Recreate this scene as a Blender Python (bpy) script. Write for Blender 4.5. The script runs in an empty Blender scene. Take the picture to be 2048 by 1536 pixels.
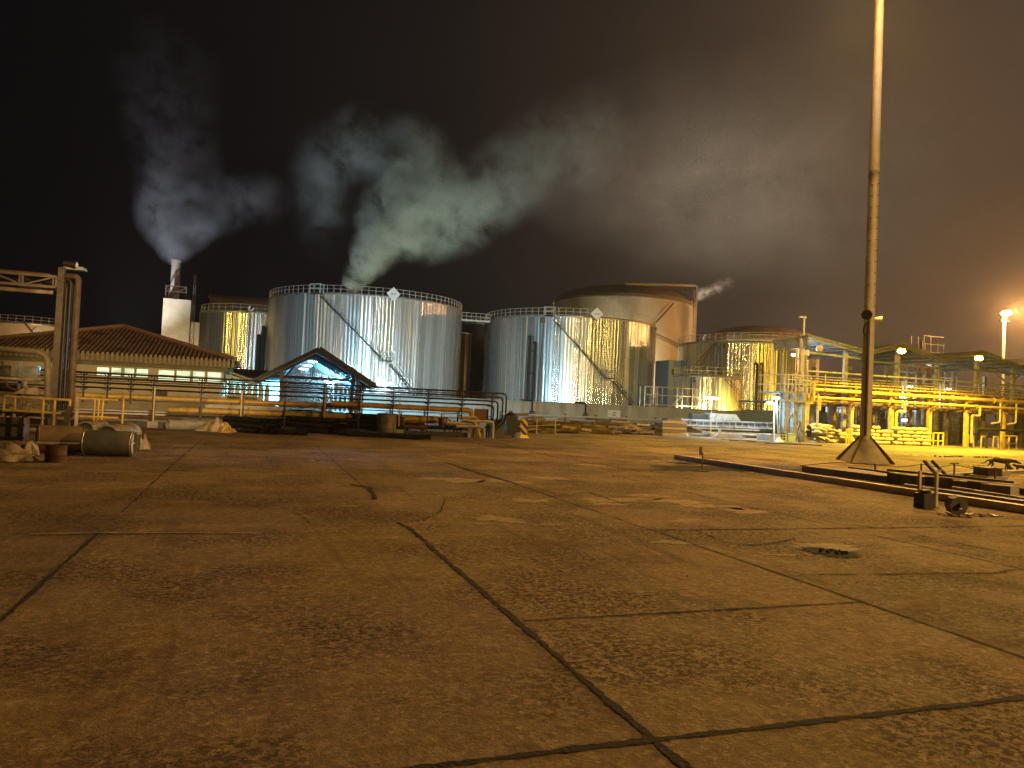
import bpy, math, random
from mathutils import Vector as V3, Matrix
R = math.radians
rnd = random.Random(7)
scene = bpy.context.scene
col = scene.collection

# ------------------------------------------------------------------ camera
FPX = 1520.0; CAMH = 1.55
YAW, PITCH, ROLL = R(18.7), math.atan(42/FPX), R(2.6)
f0 = V3((math.sin(YAW), math.cos(YAW), 0)); r0 = V3((math.cos(YAW), -math.sin(YAW), 0)); zz = V3((0,0,1))
FW = f0*math.cos(PITCH) + zz*math.sin(PITCH)
U0 = -f0*math.sin(PITCH) + zz*math.cos(PITCH)
RT = r0*math.cos(ROLL) + U0*math.sin(ROLL)
UP = -r0*math.sin(ROLL) + U0*math.cos(ROLL)
CP = V3((0,0,CAMH))
cam = bpy.data.cameras.new('camera'); camo = bpy.data.objects.new('camera', cam); col.objects.link(camo)
cam.sensor_width = 36; cam.lens = 36*FPX/2048; cam.clip_start = .05; cam.clip_end = 3000
camo.matrix_world = Matrix(((RT.x,UP.x,-FW.x,CP.x),(RT.y,UP.y,-FW.y,CP.y),(RT.z,UP.z,-FW.z,CP.z),(0,0,0,1)))
scene.camera = camo

# ------------------------------------------------------------------ view, sky
scene.view_settings.view_transform = 'Standard'; scene.view_settings.look = 'None'
scene.view_settings.exposure = 0.0; scene.view_settings.gamma = 1
cy = scene.cycles
cy.use_denoising = True; cy.denoising_prefilter = 'NONE'
cy.max_bounces = 6; cy.diffuse_bounces = 3; cy.glossy_bounces = 3; cy.volume_bounces = 0
cy.transmission_bounces = 3; cy.transparent_max_bounces = 8
cy.volume_step_rate = 1.0; cy.volume_max_steps = 128
cy.sample_clamp_indirect = 4; cy.sample_clamp_direct = 0
cy.caustics_reflective = False; cy.caustics_refractive = False

world = bpy.data.worlds.new('World'); scene.world = world; world.use_nodes = True
nt = world.node_tree; nt.nodes.clear()
def N(nt, t, **kw):
    n = nt.nodes.new(t)
    for k, v in kw.items():
        if k.startswith('i_'):
            key = k[2:]; key = int(key) if key.isdigit() else key
            n.inputs[key].default_value = v
        else: setattr(n, k, v)
    return n
def L(nt, a, b): nt.links.new(a, b)
wo = N(nt,'ShaderNodeOutputWorld'); bg = N(nt,'ShaderNodeBackground'); L(nt,bg.outputs[0],wo.inputs[0])
sky = N(nt,'ShaderNodeTexSky', sky_type='NISHITA', sun_disc=False, sun_elevation=R(-6), sun_rotation=R(120))
tc = N(nt,'ShaderNodeTexCoord')
gl = N(nt,'ShaderNodeVectorMath', operation='DOT_PRODUCT'); gl.inputs[1].default_value = tuple(V3((.93,.28,.12)).normalized())
L(nt,tc.outputs['Generated'],gl.inputs[0])
wn = N(nt,'ShaderNodeTexNoise'); wn.inputs['Scale'].default_value = 1.6; wn.inputs['Detail'].default_value = 4; wn.inputs['Roughness'].default_value=.45
L(nt,tc.outputs['Generated'],wn.inputs['Vector'])
mr = N(nt,'ShaderNodeMapRange', interpolation_type='SMOOTHSTEP'); mr.inputs[1].default_value = .30; mr.inputs[2].default_value = 1.12
ad = N(nt,'ShaderNodeMath', operation='MULTIPLY_ADD'); ad.inputs[1].default_value=.30; 
L(nt,wn.outputs[0],ad.inputs[0]); 
sb = N(nt,'ShaderNodeMath', operation='SUBTRACT'); sb.inputs[1].default_value=.15
L(nt,gl.outputs['Value'],sb.inputs[0]); L(nt,sb.outputs[0],ad.inputs[2]); L(nt,ad.outputs[0],mr.inputs[0])
cr = N(nt,'ShaderNodeValToRGB')
e = cr.color_ramp.elements
e[0].position=0; e[0].color=(.0020,.0021,.0034,1); e[1].position=1; e[1].color=(.112,.066,.038,1)
for p_,c_ in ((.18,(.0060,.0052,.0055,1)),(.42,(.019,.0135,.0105,1)),(.7,(.054,.037,.026,1))):
    q=cr.color_ramp.elements.new(p_); q.color=c_
L(nt,mr.outputs[0],cr.inputs[0])
sm = N(nt,'ShaderNodeMix', data_type='RGBA', blend_type='ADD'); sm.inputs[0].default_value=.02
L(nt,cr.outputs[0],sm.inputs[6]); L(nt,sky.outputs[0],sm.inputs[7]); L(nt,sm.outputs[2],bg.inputs[0])
bg.inputs[1].default_value = 1.0

# ------------------------------------------------------------------ pixel -> place helpers (photo pixels, 2048 wide)
def ray(x,y): return FW + RT*((x-1024)/FPX) + UP*((768-y)/FPX)
def hit(x,y,ax,val):
    d = ray(x,y); return CP + d*((val-CP[ax])/d[ax])
def G(x,y,z=0.): return hit(x,y,2,z)
def PY(x,y,Y): return hit(x,y,1,Y)
def PD(x,y,dist):
    d = ray(x,y); return CP + d*(dist/math.hypot(d.x,d.y))

# ------------------------------------------------------------------ mesh builder
class MB:
    def __init__(s): s.v=[]; s.f=[]
    def add(s, vs, fs):
        b=len(s.v); s.v += [tuple(v) for v in vs]; s.f += [tuple(i+b for i in f) for f in fs]; return s
    def box(s,x0,x1,y0,y1,z0,z1):
        vs=[(x,y,z) for z in (z0,z1) for y in (y0,y1) for x in (x0,x1)]
        return s.add(vs,[(0,2,3,1),(4,5,7,6),(0,1,5,4),(2,6,7,3),(0,4,6,2),(1,3,7,5)])
    def bar(s,p,q,w,h=None,up=None):
        h=w if h is None else h; p=V3(p); q=V3(q); d=(q-p).normalized()
        up = V3(up) if up else (V3((0,0,1)) if abs(d.z)<.95 else V3((0,1,0)))
        a=d.cross(up).normalized()*(w/2); b=a.normalized().cross(d).normalized()*(h/2)
        vs=[p-a-b,p+a-b,p+a+b,p-a+b,q-a-b,q+a-b,q+a+b,q-a+b]
        return s.add(vs,[(0,1,2,3),(7,6,5,4),(0,4,5,1),(1,5,6,2),(2,6,7,3),(3,7,4,0)])
    def path(s,pts,r,n=8,cap=True,r1=None,bend=0):
        pts=[V3(p) for p in pts]
        if bend>0 and len(pts)>2:
            o=[pts[0]]
            for i in range(1,len(pts)-1):
                a,b,c=pts[i-1],pts[i],pts[i+1]; u=(a-b); w=(c-b); k=min(bend,u.length*.45,w.length*.45)
                u=u.normalized()*k; w=w.normalized()*k
                for j in range(6):
                    t=j/5; o.append((b+u)*(1-t)**2 + b*2*t*(1-t) + (b+w)*t*t)
            o.append(pts[-1]); pts=o
        m=len(pts); rs=[r if r1 is None else r+(r1-r)*i/(m-1) for i in range(m)]
        t0=(pts[1]-pts[0]).normalized(); a=t0.cross(V3((0,0,1))); 
        if a.length<.05: a=t0.cross(V3((0,1,0)))
        a.normalize(); rings=[]
        for i,p in enumerate(pts):
            t=(pts[min(i+1,m-1)]-pts[max(i-1,0)]).normalized()
            a=(a-t*a.dot(t)).normalized(); b=t.cross(a)
            rings.append([p+(a*math.cos(2*math.pi*k/n)+b*math.sin(2*math.pi*k/n))*rs[i] for k in range(n)])
        vs=[v for g in rings for v in g]; fs=[]
        for i in range(m-1):
            for k in range(n):
                k2=(k+1)%n; fs.append((i*n+k,i*n+k2,(i+1)*n+k2,(i+1)*n+k))
        if cap: fs.append(tuple(range(n-1,-1,-1))); fs.append(tuple((m-1)*n+k for k in range(n)))
        return s.add(vs,fs)
    def lathe(s,prof,c,n=48,a0=0,a1=2*math.pi):
        full=abs(a1-a0-2*math.pi)<1e-6; m=n if full else n+1; vs=[]
        for r,z in prof:
            for k in range(m):
                t=a0+(a1-a0)*k/n; vs.append((c[0]+r*math.cos(t),c[1]+r*math.sin(t),c[2]+z))
        fs=[]
        for i in range(len(prof)-1):
            for k in range(n):
                k2=(k+1)%m; fs.append((i*m+k,i*m+k2,(i+1)*m+k2,(i+1)*m+k))
        return s.add(vs,fs)
    def hollow(s,p,q,r,t=.02,n=24):      # open pipe with wall thickness
        p=V3(p);q=V3(q);d=(q-p).normalized();a=d.cross(V3((0,0,1))).normalized();b=d.cross(a);vs=[]
        for c,rr in ((p,r),(q,r),(q,r-t),(p,r-t)):
            vs+=[c+(a*math.cos(2*math.pi*k/n)+b*math.sin(2*math.pi*k/n))*rr for k in range(n)]
        fs=[]
        for i in range(4):
            for k in range(n):
                k2=(k+1)%n;j=(i+1)%4;fs.append((i*n+k,i*n+k2,j*n+k2,j*n+k))
        return s.add(vs,fs)
    def flanges(s,x0,x1,y,z,r,step):
        x=x0
        while x<x1: s.path([(x-.035,y,z),(x-.006,y,z)],r*1.55,12); s.path([(x+.006,y,z),(x+.035,y,z)],r*1.55,12); x+=step*(.8+.4*rnd.random())
        return s
    def quad(s,a,b,c,d,t=.03):            # thin sheet with thickness
        a,b,c,d=map(V3,(a,b,c,d)); n=(b-a).cross(d-a).normalized()*t
        vs=[a,b,c,d,a+n,b+n,c+n,d+n]
        return s.add(vs,[(3,2,1,0),(4,5,6,7),(0,1,5,4),(1,2,6,5),(2,3,7,6),(3,0,4,7)])
    def prism(s,pts,z0,z1):
        n=len(pts); vs=[(p[0],p[1],z0) for p in pts]+[(p[0],p[1],z1) for p in pts]
        return s.add(vs,[tuple(range(n-1,-1,-1)),tuple(range(n,2*n))]+[(i,(i+1)%n,n+(i+1)%n,n+i) for i in range(n)])
    def build(s,name,m,parent=None,loc=None,smooth=True,sharp=40):
        me=bpy.data.meshes.new(name)
        me.from_pydata(s.v,[],s.f); me.update(); me.materials.append(m)
        if smooth:
            me.polygons.foreach_set('use_smooth',[True]*len(me.polygons)); me.set_sharp_from_angle(angle=R(sharp))
        o=bpy.data.objects.new(name,me); col.objects.link(o)
        if parent is not None:
            o.parent=parent
            if parent.type=='EMPTY': o.matrix_parent_inverse=Matrix.Translation(-parent.location)
            else: o.matrix_parent_inverse=Matrix.Translation(-parent.get('_o',V3((0,0,0)))) if False else Matrix.Identity(4)
        return o
def prop(o,label=None,cat=None,group=None,kind=None):
    if label: o['label']=label
    if cat: o['category']=cat
    if group: o['group']=group
    if kind: o['kind']=kind
    return o
def thing(name,label,cat,loc=(0,0,0),group=None):
    o=bpy.data.objects.new(name,None); col.objects.link(o); o.location=loc; o.empty_display_size=.3
    return prop(o,label,cat,group)
def copy_tree(o,parent=None):
    c=o.copy(); col.objects.link(c)
    if parent is not None: c.parent=parent
    for ch in list(o.children): copy_tree(ch,c)
    return c

# ------------------------------------------------------------------ materials
def mat(name,c1,c2=None,rough=.7,metal=0.,scale=4.,bump=0.,bscale=None,stretch=(1,1,1),contrast=(.35,.65),spec=.5,aniso=0,c3=None):
    m=bpy.data.materials.new(name); m.use_nodes=True; nt=m.node_tree; b=nt.nodes['Principled BSDF']
    b.inputs['Roughness'].default_value=rough; b.inputs['Metallic'].default_value=metal
    b.inputs['Specular IOR Level'].default_value=spec
    g=N(nt,'ShaderNodeNewGeometry'); mp=N(nt,'ShaderNodeMapping'); mp.inputs['Scale'].default_value=stretch
    L(nt,g.outputs['Position'],mp.inputs['Vector'])
    n=N(nt,'ShaderNodeTexNoise'); n.inputs['Scale'].default_value=scale; n.inputs['Detail'].default_value=5; n.inputs['Roughness'].default_value=.6
    L(nt,mp.outputs[0],n.inputs['Vector'])
    cr=N(nt,'ShaderNodeValToRGB'); cr.color_ramp.elements[0].position=contrast[0]; cr.color_ramp.elements[1].position=contrast[1]
    c2=c2 or tuple(x*.7 for x in c1)
    cr.color_ramp.elements[0].color=(*c2,1); cr.color_ramp.elements[1].color=(*c1,1)
    L(nt,n.outputs[0],cr.inputs[0]); out=cr.outputs[0]
    if c3:
        n3=N(nt,'ShaderNodeTexNoise'); n3.inputs['Scale'].default_value=scale*.37; n3.inputs['Detail'].default_value=6
        L(nt,mp.outputs[0],n3.inputs['Vector'])
        r3=N(nt,'ShaderNodeMapRange'); r3.inputs[1].default_value=.54; r3.inputs[2].default_value=.66
        L(nt,n3.outputs[0],r3.inputs[0]); mx=N(nt,'ShaderNodeMix',data_type='RGBA'); L(nt,r3.outputs[0],mx.inputs[0]); L(nt,out,mx.inputs[6])
        mx.inputs[7].default_value=(*c3,1); out=mx.outputs[2]
    L(nt,out,b.inputs['Base Color'])
    if bump>0:
        nb=N(nt,'ShaderNodeTexNoise'); nb.inputs['Scale'].default_value=bscale or scale*3; nb.inputs['Detail'].default_value=4
        L(nt,mp.outputs[0],nb.inputs['Vector']); bp=N(nt,'ShaderNodeBump'); bp.inputs['Strength'].default_value=bump; bp.inputs['Distance'].default_value=.03
        L(nt,nb.outputs[0],bp.inputs['Height']); L(nt,bp.outputs[0],b.inputs['Normal'])
    return m
def emit(name,c,s):
    m=bpy.data.materials.new(name); m.use_nodes=True; b=m.node_tree.nodes['Principled BSDF']
    b.inputs['Base Color'].default_value=(*c,1); b.inputs['Emission Color'].default_value=(*c,1); b.inputs['Emission Strength'].default_value=s
    return m
def emit_window(name,c,s):
    m=emit(name,c,s); nt=m.node_tree; b=nt.nodes['Principled BSDF']; g=N(nt,'ShaderNodeNewGeometry'); mp=N(nt,'ShaderNodeMapping'); mp.inputs['Scale'].default_value=(1.6,1,2.2); L(nt,g.outputs['Position'],mp.inputs[0])
    n=N(nt,'ShaderNodeTexNoise'); n.inputs['Scale'].default_value=1.3; n.inputs['Detail'].default_value=3; L(nt,mp.outputs[0],n.inputs['Vector'])
    r=N(nt,'ShaderNodeMapRange'); r.inputs[1].default_value=.35; r.inputs[2].default_value=.62; r.inputs[3].default_value=s*.55; r.inputs[4].default_value=s*1.15; L(nt,n.outputs[0],r.inputs[0]); L(nt,r.outputs[0],b.inputs['Emission Strength']); return m
def cladding(name,c,r,center,rough=.34,metal=.9,ridge=170,dirt=.5,na=1.6,rib=.35):
    """profiled sheet-metal cladding of a tank: vertical ribs and streaks round the shell"""
    m=bpy.data.materials.new(name); m.use_nodes=True; nt=m.node_tree; b=nt.nodes['Principled BSDF']
    b.inputs['Metallic'].default_value=metal
    g=N(nt,'ShaderNodeNewGeometry'); su=N(nt,'ShaderNodeVectorMath',operation='SUBTRACT'); su.inputs[1].default_value=(center[0],center[1],0)
    L(nt,g.outputs['Position'],su.inputs[0]); sx=N(nt,'ShaderNodeSeparateXYZ'); L(nt,su.outputs[0],sx.inputs[0])
    at=N(nt,'ShaderNodeMath',operation='ARCTAN2'); L(nt,sx.outputs[1],at.inputs[0]); L(nt,sx.outputs[0],at.inputs[1])
    cx=N(nt,'ShaderNodeCombineXYZ'); 
    az=N(nt,'ShaderNodeMath',operation='MULTIPLY'); az.inputs[1].default_value=r; L(nt,at.outputs[0],az.inputs[0]); L(nt,az.outputs[0],cx.inputs[0])
    zs=N(nt,'ShaderNodeMath',operation='MULTIPLY'); zs.inputs[1].default_value=.014; L(nt,sx.outputs[2],zs.inputs[0]); L(nt,zs.outputs[0],cx.inputs[2])
    # ribs
    n1=N(nt,'ShaderNodeTexNoise'); n1.inputs['Scale'].default_value=1.5; n1.inputs['Detail'].default_value=2; n1.inputs['Roughness'].default_value=.6; L(nt,cx.outputs[0],n1.inputs['Vector'])
    n2=N(nt,'ShaderNodeTexNoise'); n2.inputs['Scale'].default_value=.55; n2.inputs['Detail'].default_value=4; L(nt,cx.outputs[0],n2.inputs['Vector'])
    sn=N(nt,'ShaderNodeMath',operation='MULTIPLY'); sn.inputs[1].default_value=2*math.pi/.50; L(nt,az.outputs[0],sn.inputs[0])
    si=N(nt,'ShaderNodeMath',operation='SINE'); L(nt,sn.outputs[0],si.inputs[0])
    a1=N(nt,'ShaderNodeMath',operation='MULTIPLY_ADD'); a1.inputs[1].default_value=rib; L(nt,si.outputs[0],a1.inputs[0])
    a2=N(nt,'ShaderNodeMath',operation='MULTIPLY_ADD'); a2.inputs[1].default_value=na; L(nt,n1.outputs[0],a2.inputs[0])
    a3=N(nt,'ShaderNodeMath',operation='MULTIPLY'); a3.inputs[1].default_value=3.0; L(nt,n2.outputs[0],a3.inputs[0]); L(nt,a3.outputs[0],a2.inputs[2]); L(nt,a2.outputs[0],a1.inputs[2])
    hh=a1
    for wd,k in ((1.0,1.5),(.5,1.5)):
        f_=N(nt,'ShaderNodeMath',operation='SNAP'); f_.inputs[1].default_value=wd; L(nt,az.outputs[0],f_.inputs[0])
        w_=N(nt,'ShaderNodeTexWhiteNoise',noise_dimensions='1D'); L(nt,f_.outputs[0],w_.inputs['W'])
        fr=N(nt,'ShaderNodeMath',operation='SUBTRACT'); L(nt,az.outputs[0],fr.inputs[0]); L(nt,f_.outputs[0],fr.inputs[1])
        w2=N(nt,'ShaderNodeMath',operation='MULTIPLY_ADD'); w2.inputs[1].default_value=k; w2.inputs[2].default_value=-k/2; L(nt,w_.outputs[0],w2.inputs[0])
        pm=N(nt,'ShaderNodeMath',operation='MULTIPLY_ADD'); L(nt,fr.outputs[0],pm.inputs[0]); L(nt,w2.outputs[0],pm.inputs[1]); L(nt,hh.outputs[0],pm.inputs[2]); hh=pm
    bp=N(nt,'ShaderNodeBump'); bp.inputs['Strength'].default_value=1; bp.inputs['Distance'].default_value=.045; L(nt,hh.outputs[0],bp.inputs['Height']); L(nt,bp.outputs[0],b.inputs['Normal'])
    # panel tone + dirt
    fl=N(nt,'ShaderNodeMath',operation='SNAP'); fl.inputs[1].default_value=1.0; L(nt,az.outputs[0],fl.inputs[0])
    wn=N(nt,'ShaderNodeTexWhiteNoise',noise_dimensions='1D'); L(nt,fl.outputs[0],wn.inputs['W'])
    mr=N(nt,'ShaderNodeMapRange'); mr.inputs[3].default_value=.78; mr.inputs[4].default_value=1.0; L(nt,wn.outputs[0],mr.inputs[0])
    mr2=N(nt,'ShaderNodeMapRange'); mr2.inputs[1].default_value=.35; mr2.inputs[2].default_value=.65; mr2.inputs[3].default_value=1-dirt*.5; mr2.inputs[4].default_value=1.0; L(nt,n1.outputs[0],mr2.inputs[0])
    mu=N(nt,'ShaderNodeMath',operation='MULTIPLY'); L(nt,mr.outputs[0],mu.inputs[0]); L(nt,mr2.outputs[0],mu.inputs[1])
    sg=N(nt,'ShaderNodeMath',operation='PINGPONG'); sg.inputs[1].default_value=.25; L(nt,az.outputs[0],sg.inputs[0])
    sr=N(nt,'ShaderNodeMapRange'); sr.inputs[1].default_value=.02; sr.inputs[2].default_value=.09; sr.inputs[3].default_value=.72; sr.inputs[4].default_value=1.0; L(nt,sg.outputs[0],sr.inputs[0])
    mu2=N(nt,'ShaderNodeMath',operation='MULTIPLY'); L(nt,mu.outputs[0],mu2.inputs[0]); L(nt,sr.outputs[0],mu2.inputs[1])
    vm=N(nt,'ShaderNodeVectorMath',operation='SCALE'); vm.inputs[0].default_value=c; L(nt,mu2.outputs[0],vm.inputs['Scale']); L(nt,vm.outputs[0],b.inputs['Base Color'])
    rr=N(nt,'ShaderNodeMapRange'); rr.inputs[3].default_value=rough*.8; rr.inputs[4].default_value=rough*1.3; L(nt,wn.outputs[0],rr.inputs[0]); L(nt,rr.outputs[0],b.inputs['Roughness'])
    b.inputs['Anisotropic'].default_value=.85; b.inputs['Anisotropic Rotation'].default_value=.25
    tg=N(nt,'ShaderNodeTangent',direction_type='RADIAL',axis='Z'); L(nt,tg.outputs[0],b.inputs['Tangent'])
    return m

M={}
M['steel_dark']=mat('dark_painted_steel',(.034,.029,.025),(.018,.015,.013),.45,.3,6,.15)
M['steel_brown']=mat('rusty_brown_steel',(.16,.10,.065),(.07,.045,.03),.65,.2,5,.2,c3=(.12,.06,.03))
M['steel_grey']=mat('galvanised_steel',(.42,.42,.41),(.28,.28,.27),.42,.6,7,.1,c3=(.22,.17,.13))
M['steel_cream']=mat('cream_painted_steel',(.55,.48,.36),(.38,.32,.23),.5,.05,4,.1,c3=(.28,.20,.12))
M['yellow']=mat('yellow_painted_steel',(.62,.42,.10),(.45,.29,.07),.45,.05,5,.1,c3=(.30,.20,.08))
M['yellow_bright']=mat('bright_yellow_paint',(.75,.52,.05),(.6,.4,.04),.45,0,6,.05)
M['black']=mat('black_plastic',(.018,.018,.016),(.010,.010,.010),.45,0,9,.1)
M['black_rub']=mat('matt_black',(.012,.011,.010),(.008,.008,.007),.8,0,9,.1)
M['pipe_dark']=mat('dark_coated_pipe',(.13,.135,.13),(.05,.052,.05),.22,.75,5,.08)
M['pipe_grey']=mat('grey_plastic_pipe',(.30,.30,.30),(.2,.2,.19),.4,0,5,.05)
M['concrete']=mat('rough_concrete',(.36,.33,.28),(.24,.22,.18),.9,0,2.2,.4,14,c3=(.20,.17,.13))
M['wallconc']=mat('bund_wall_render',(.46,.43,.36),(.33,.31,.26),.88,0,.9,.2,6,stretch=(1,1,.35),c3=(.25,.23,.18))
M['cream']=mat('cream_render',(.66,.58,.42),(.54,.47,.33),.85,0,.8,.1,8)
M['greenish']=mat('olive_fascia',(.24,.24,.13),(.18,.18,.10),.8,0,2)
M['tile']=mat('clay_roof_tile',(.46,.29,.17),(.30,.17,.09),.8,0,3,.3,20,c3=(.13,.08,.05))
M['rail']=mat('weathered_white_rail',(.55,.52,.44),(.38,.35,.29),.55,.1,6)
M['white']=mat('white_paint',(.78,.77,.74),(.64,.63,.60),.5,0,5)
M['tankcream']=mat('cream_tank_paint',(.72,.64,.48),(.58,.51,.37),.62,0,.35,.05,5,stretch=(1,1,.5),c3=(.33,.28,.20))
M['domegrey']=mat('dome_roof_paint',(.30,.26,.20),(.20,.17,.13),.8,0,.5,.1,5)
M['blockwall']=mat('stained_concrete_block',(.26,.22,.18),(.17,.145,.12),.9,0,.5,.2,4,c3=(.12,.10,.085))
M['rust']=mat('rust_steel',(.26,.14,.06),(.13,.075,.04),.6,.35,1.2,.1,6,stretch=(1,1,.2))
M['sheet']=mat('corrugated_sheet_grey',(.36,.36,.35),(.24,.235,.22),.5,.5,3,.1,c3=(.20,.15,.10))
M['sheet_dark']=mat('corrugated_sheet_dark',(.065,.07,.07),(.04,.042,.042),.5,.3,3,.1)
M['sheet_blue']=mat('blue_roof_lining',(.50,.66,.70),(.40,.56,.60),.55,0,2)
M['redsheet']=mat('maroon_corrugated_sheet',(.34,.15,.10),(.20,.085,.06),.6,.1,3)
M['tan']=mat('tan_timber',(.40,.29,.19),(.27,.19,.12),.75,0,5,.1)
M['wood_a']=mat('weathered_timber',(.20,.145,.09),(.10,.072,.045),.85,0,6,.3,stretch=(.4,3,3))
M['wood_b']=mat('dark_timber',(.085,.06,.038),(.045,.032,.02),.85,0,6,.3,stretch=(.4,3,3))
M['wood_c']=mat('pale_timber',(.34,.25,.15),(.22,.16,.10),.85,0,6,.3,stretch=(.4,3,3))
M['sack']=mat('woven_sack',(.62,.55,.40),(.44,.38,.26),.75,0,9,.35,22,c3=(.30,.24,.15))
M['tarp']=mat('dusty_tarpaulin',(.48,.38,.24),(.32,.25,.16),.6,0,6,.3)
M['poly']=mat('dusty_polythene',(.30,.25,.18),(.16,.13,.09),.35,0,7,.3,c3=(.42,.37,.29))
M['insul']=mat('brown_pipe_wrap',(.22,.15,.08),(.15,.10,.05),.7,0,3,.1)
M['shellgrey']=mat('grey_pipe_shell',(.14,.14,.115),(.09,.09,.07),.55,.2,3,.1,c3=(.22,.15,.09))
M['dirt']=mat('dark_dirt',(.028,.020,.012),(.013,.010,.006),.95,0,14,.6,40)
M['palepatch']=mat('worn_topping_patch',(.40,.31,.175),(.21,.155,.08),.85,0,8,.3,30)
M['dogfur']=mat('dark_dog_fur',(.035,.026,.02),(.02,.015,.012),.9,0,20,.3)
M['dogtan']=mat('tan_dog_fur',(.10,.065,.035),(.07,.045,.025),.9,0,20,.3)
M['green_bin']=mat('dark_green_plastic',(.035,.045,.032),(.022,.028,.02),.5,0,6)
M['palegreen']=mat('pale_green_crate',(.45,.55,.42),(.35,.45,.33),.5,0,6)
M['windowlit']=emit_window('lit_window',(.66,.86,.60),1.0)
M['lamp_warm']=emit('sodium_lamp',(1,.55,.16),60)
M['lamp_yellow']=emit('yellow_lamp',(1,.80,.12),120)
M['lamp_cool']=emit('cool_tube',(.82,.95,1),14)
M['lamp_oval']=emit('ceiling_lamp_lens',(.75,.95,1),3)
M['lamp_orange']=emit('orange_lamp',(1,.35,.08),8)
M['lamp_small']=emit('small_cool_lamp',(.8,.92,1),30)
M['steamwhite']=M['white']

# ------------------------------------------------------------------ lights that the lamps carry
WARM=(1,.54,.15); YEL=(1,.66,.05); COOL=(.66,.88,1); BLUE=(.35,.75,1); GREENISH=(.80,1,.86)
def point(name,loc,power,color,radius=.15,parent=None):
    l=bpy.data.lights.new(name,'POINT'); l.energy=power; l.color=color; l.shadow_soft_size=radius
    o=bpy.data.objects.new(name,l); col.objects.link(o); o.location=loc
    if parent is not None: o.parent=parent; o.matrix_parent_inverse=Matrix.Translation(-parent.location)
    return o
def spot(name,loc,target,power,color,angle=100,blend=.6,radius=.25,parent=None):
    l=bpy.data.lights.new(name,'SPOT'); l.energy=power; l.color=color; l.spot_size=R(angle); l.spot_blend=blend; l.shadow_soft_size=radius
    o=bpy.data.objects.new(name,l); col.objects.link(o); o.location=loc
    o.rotation_euler=(V3(target)-V3(loc)).to_track_quat('-Z','Y').to_euler()
    if parent is not None: o.parent=parent; o.matrix_parent_inverse=Matrix.Translation(-parent.location)
    return o

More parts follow.
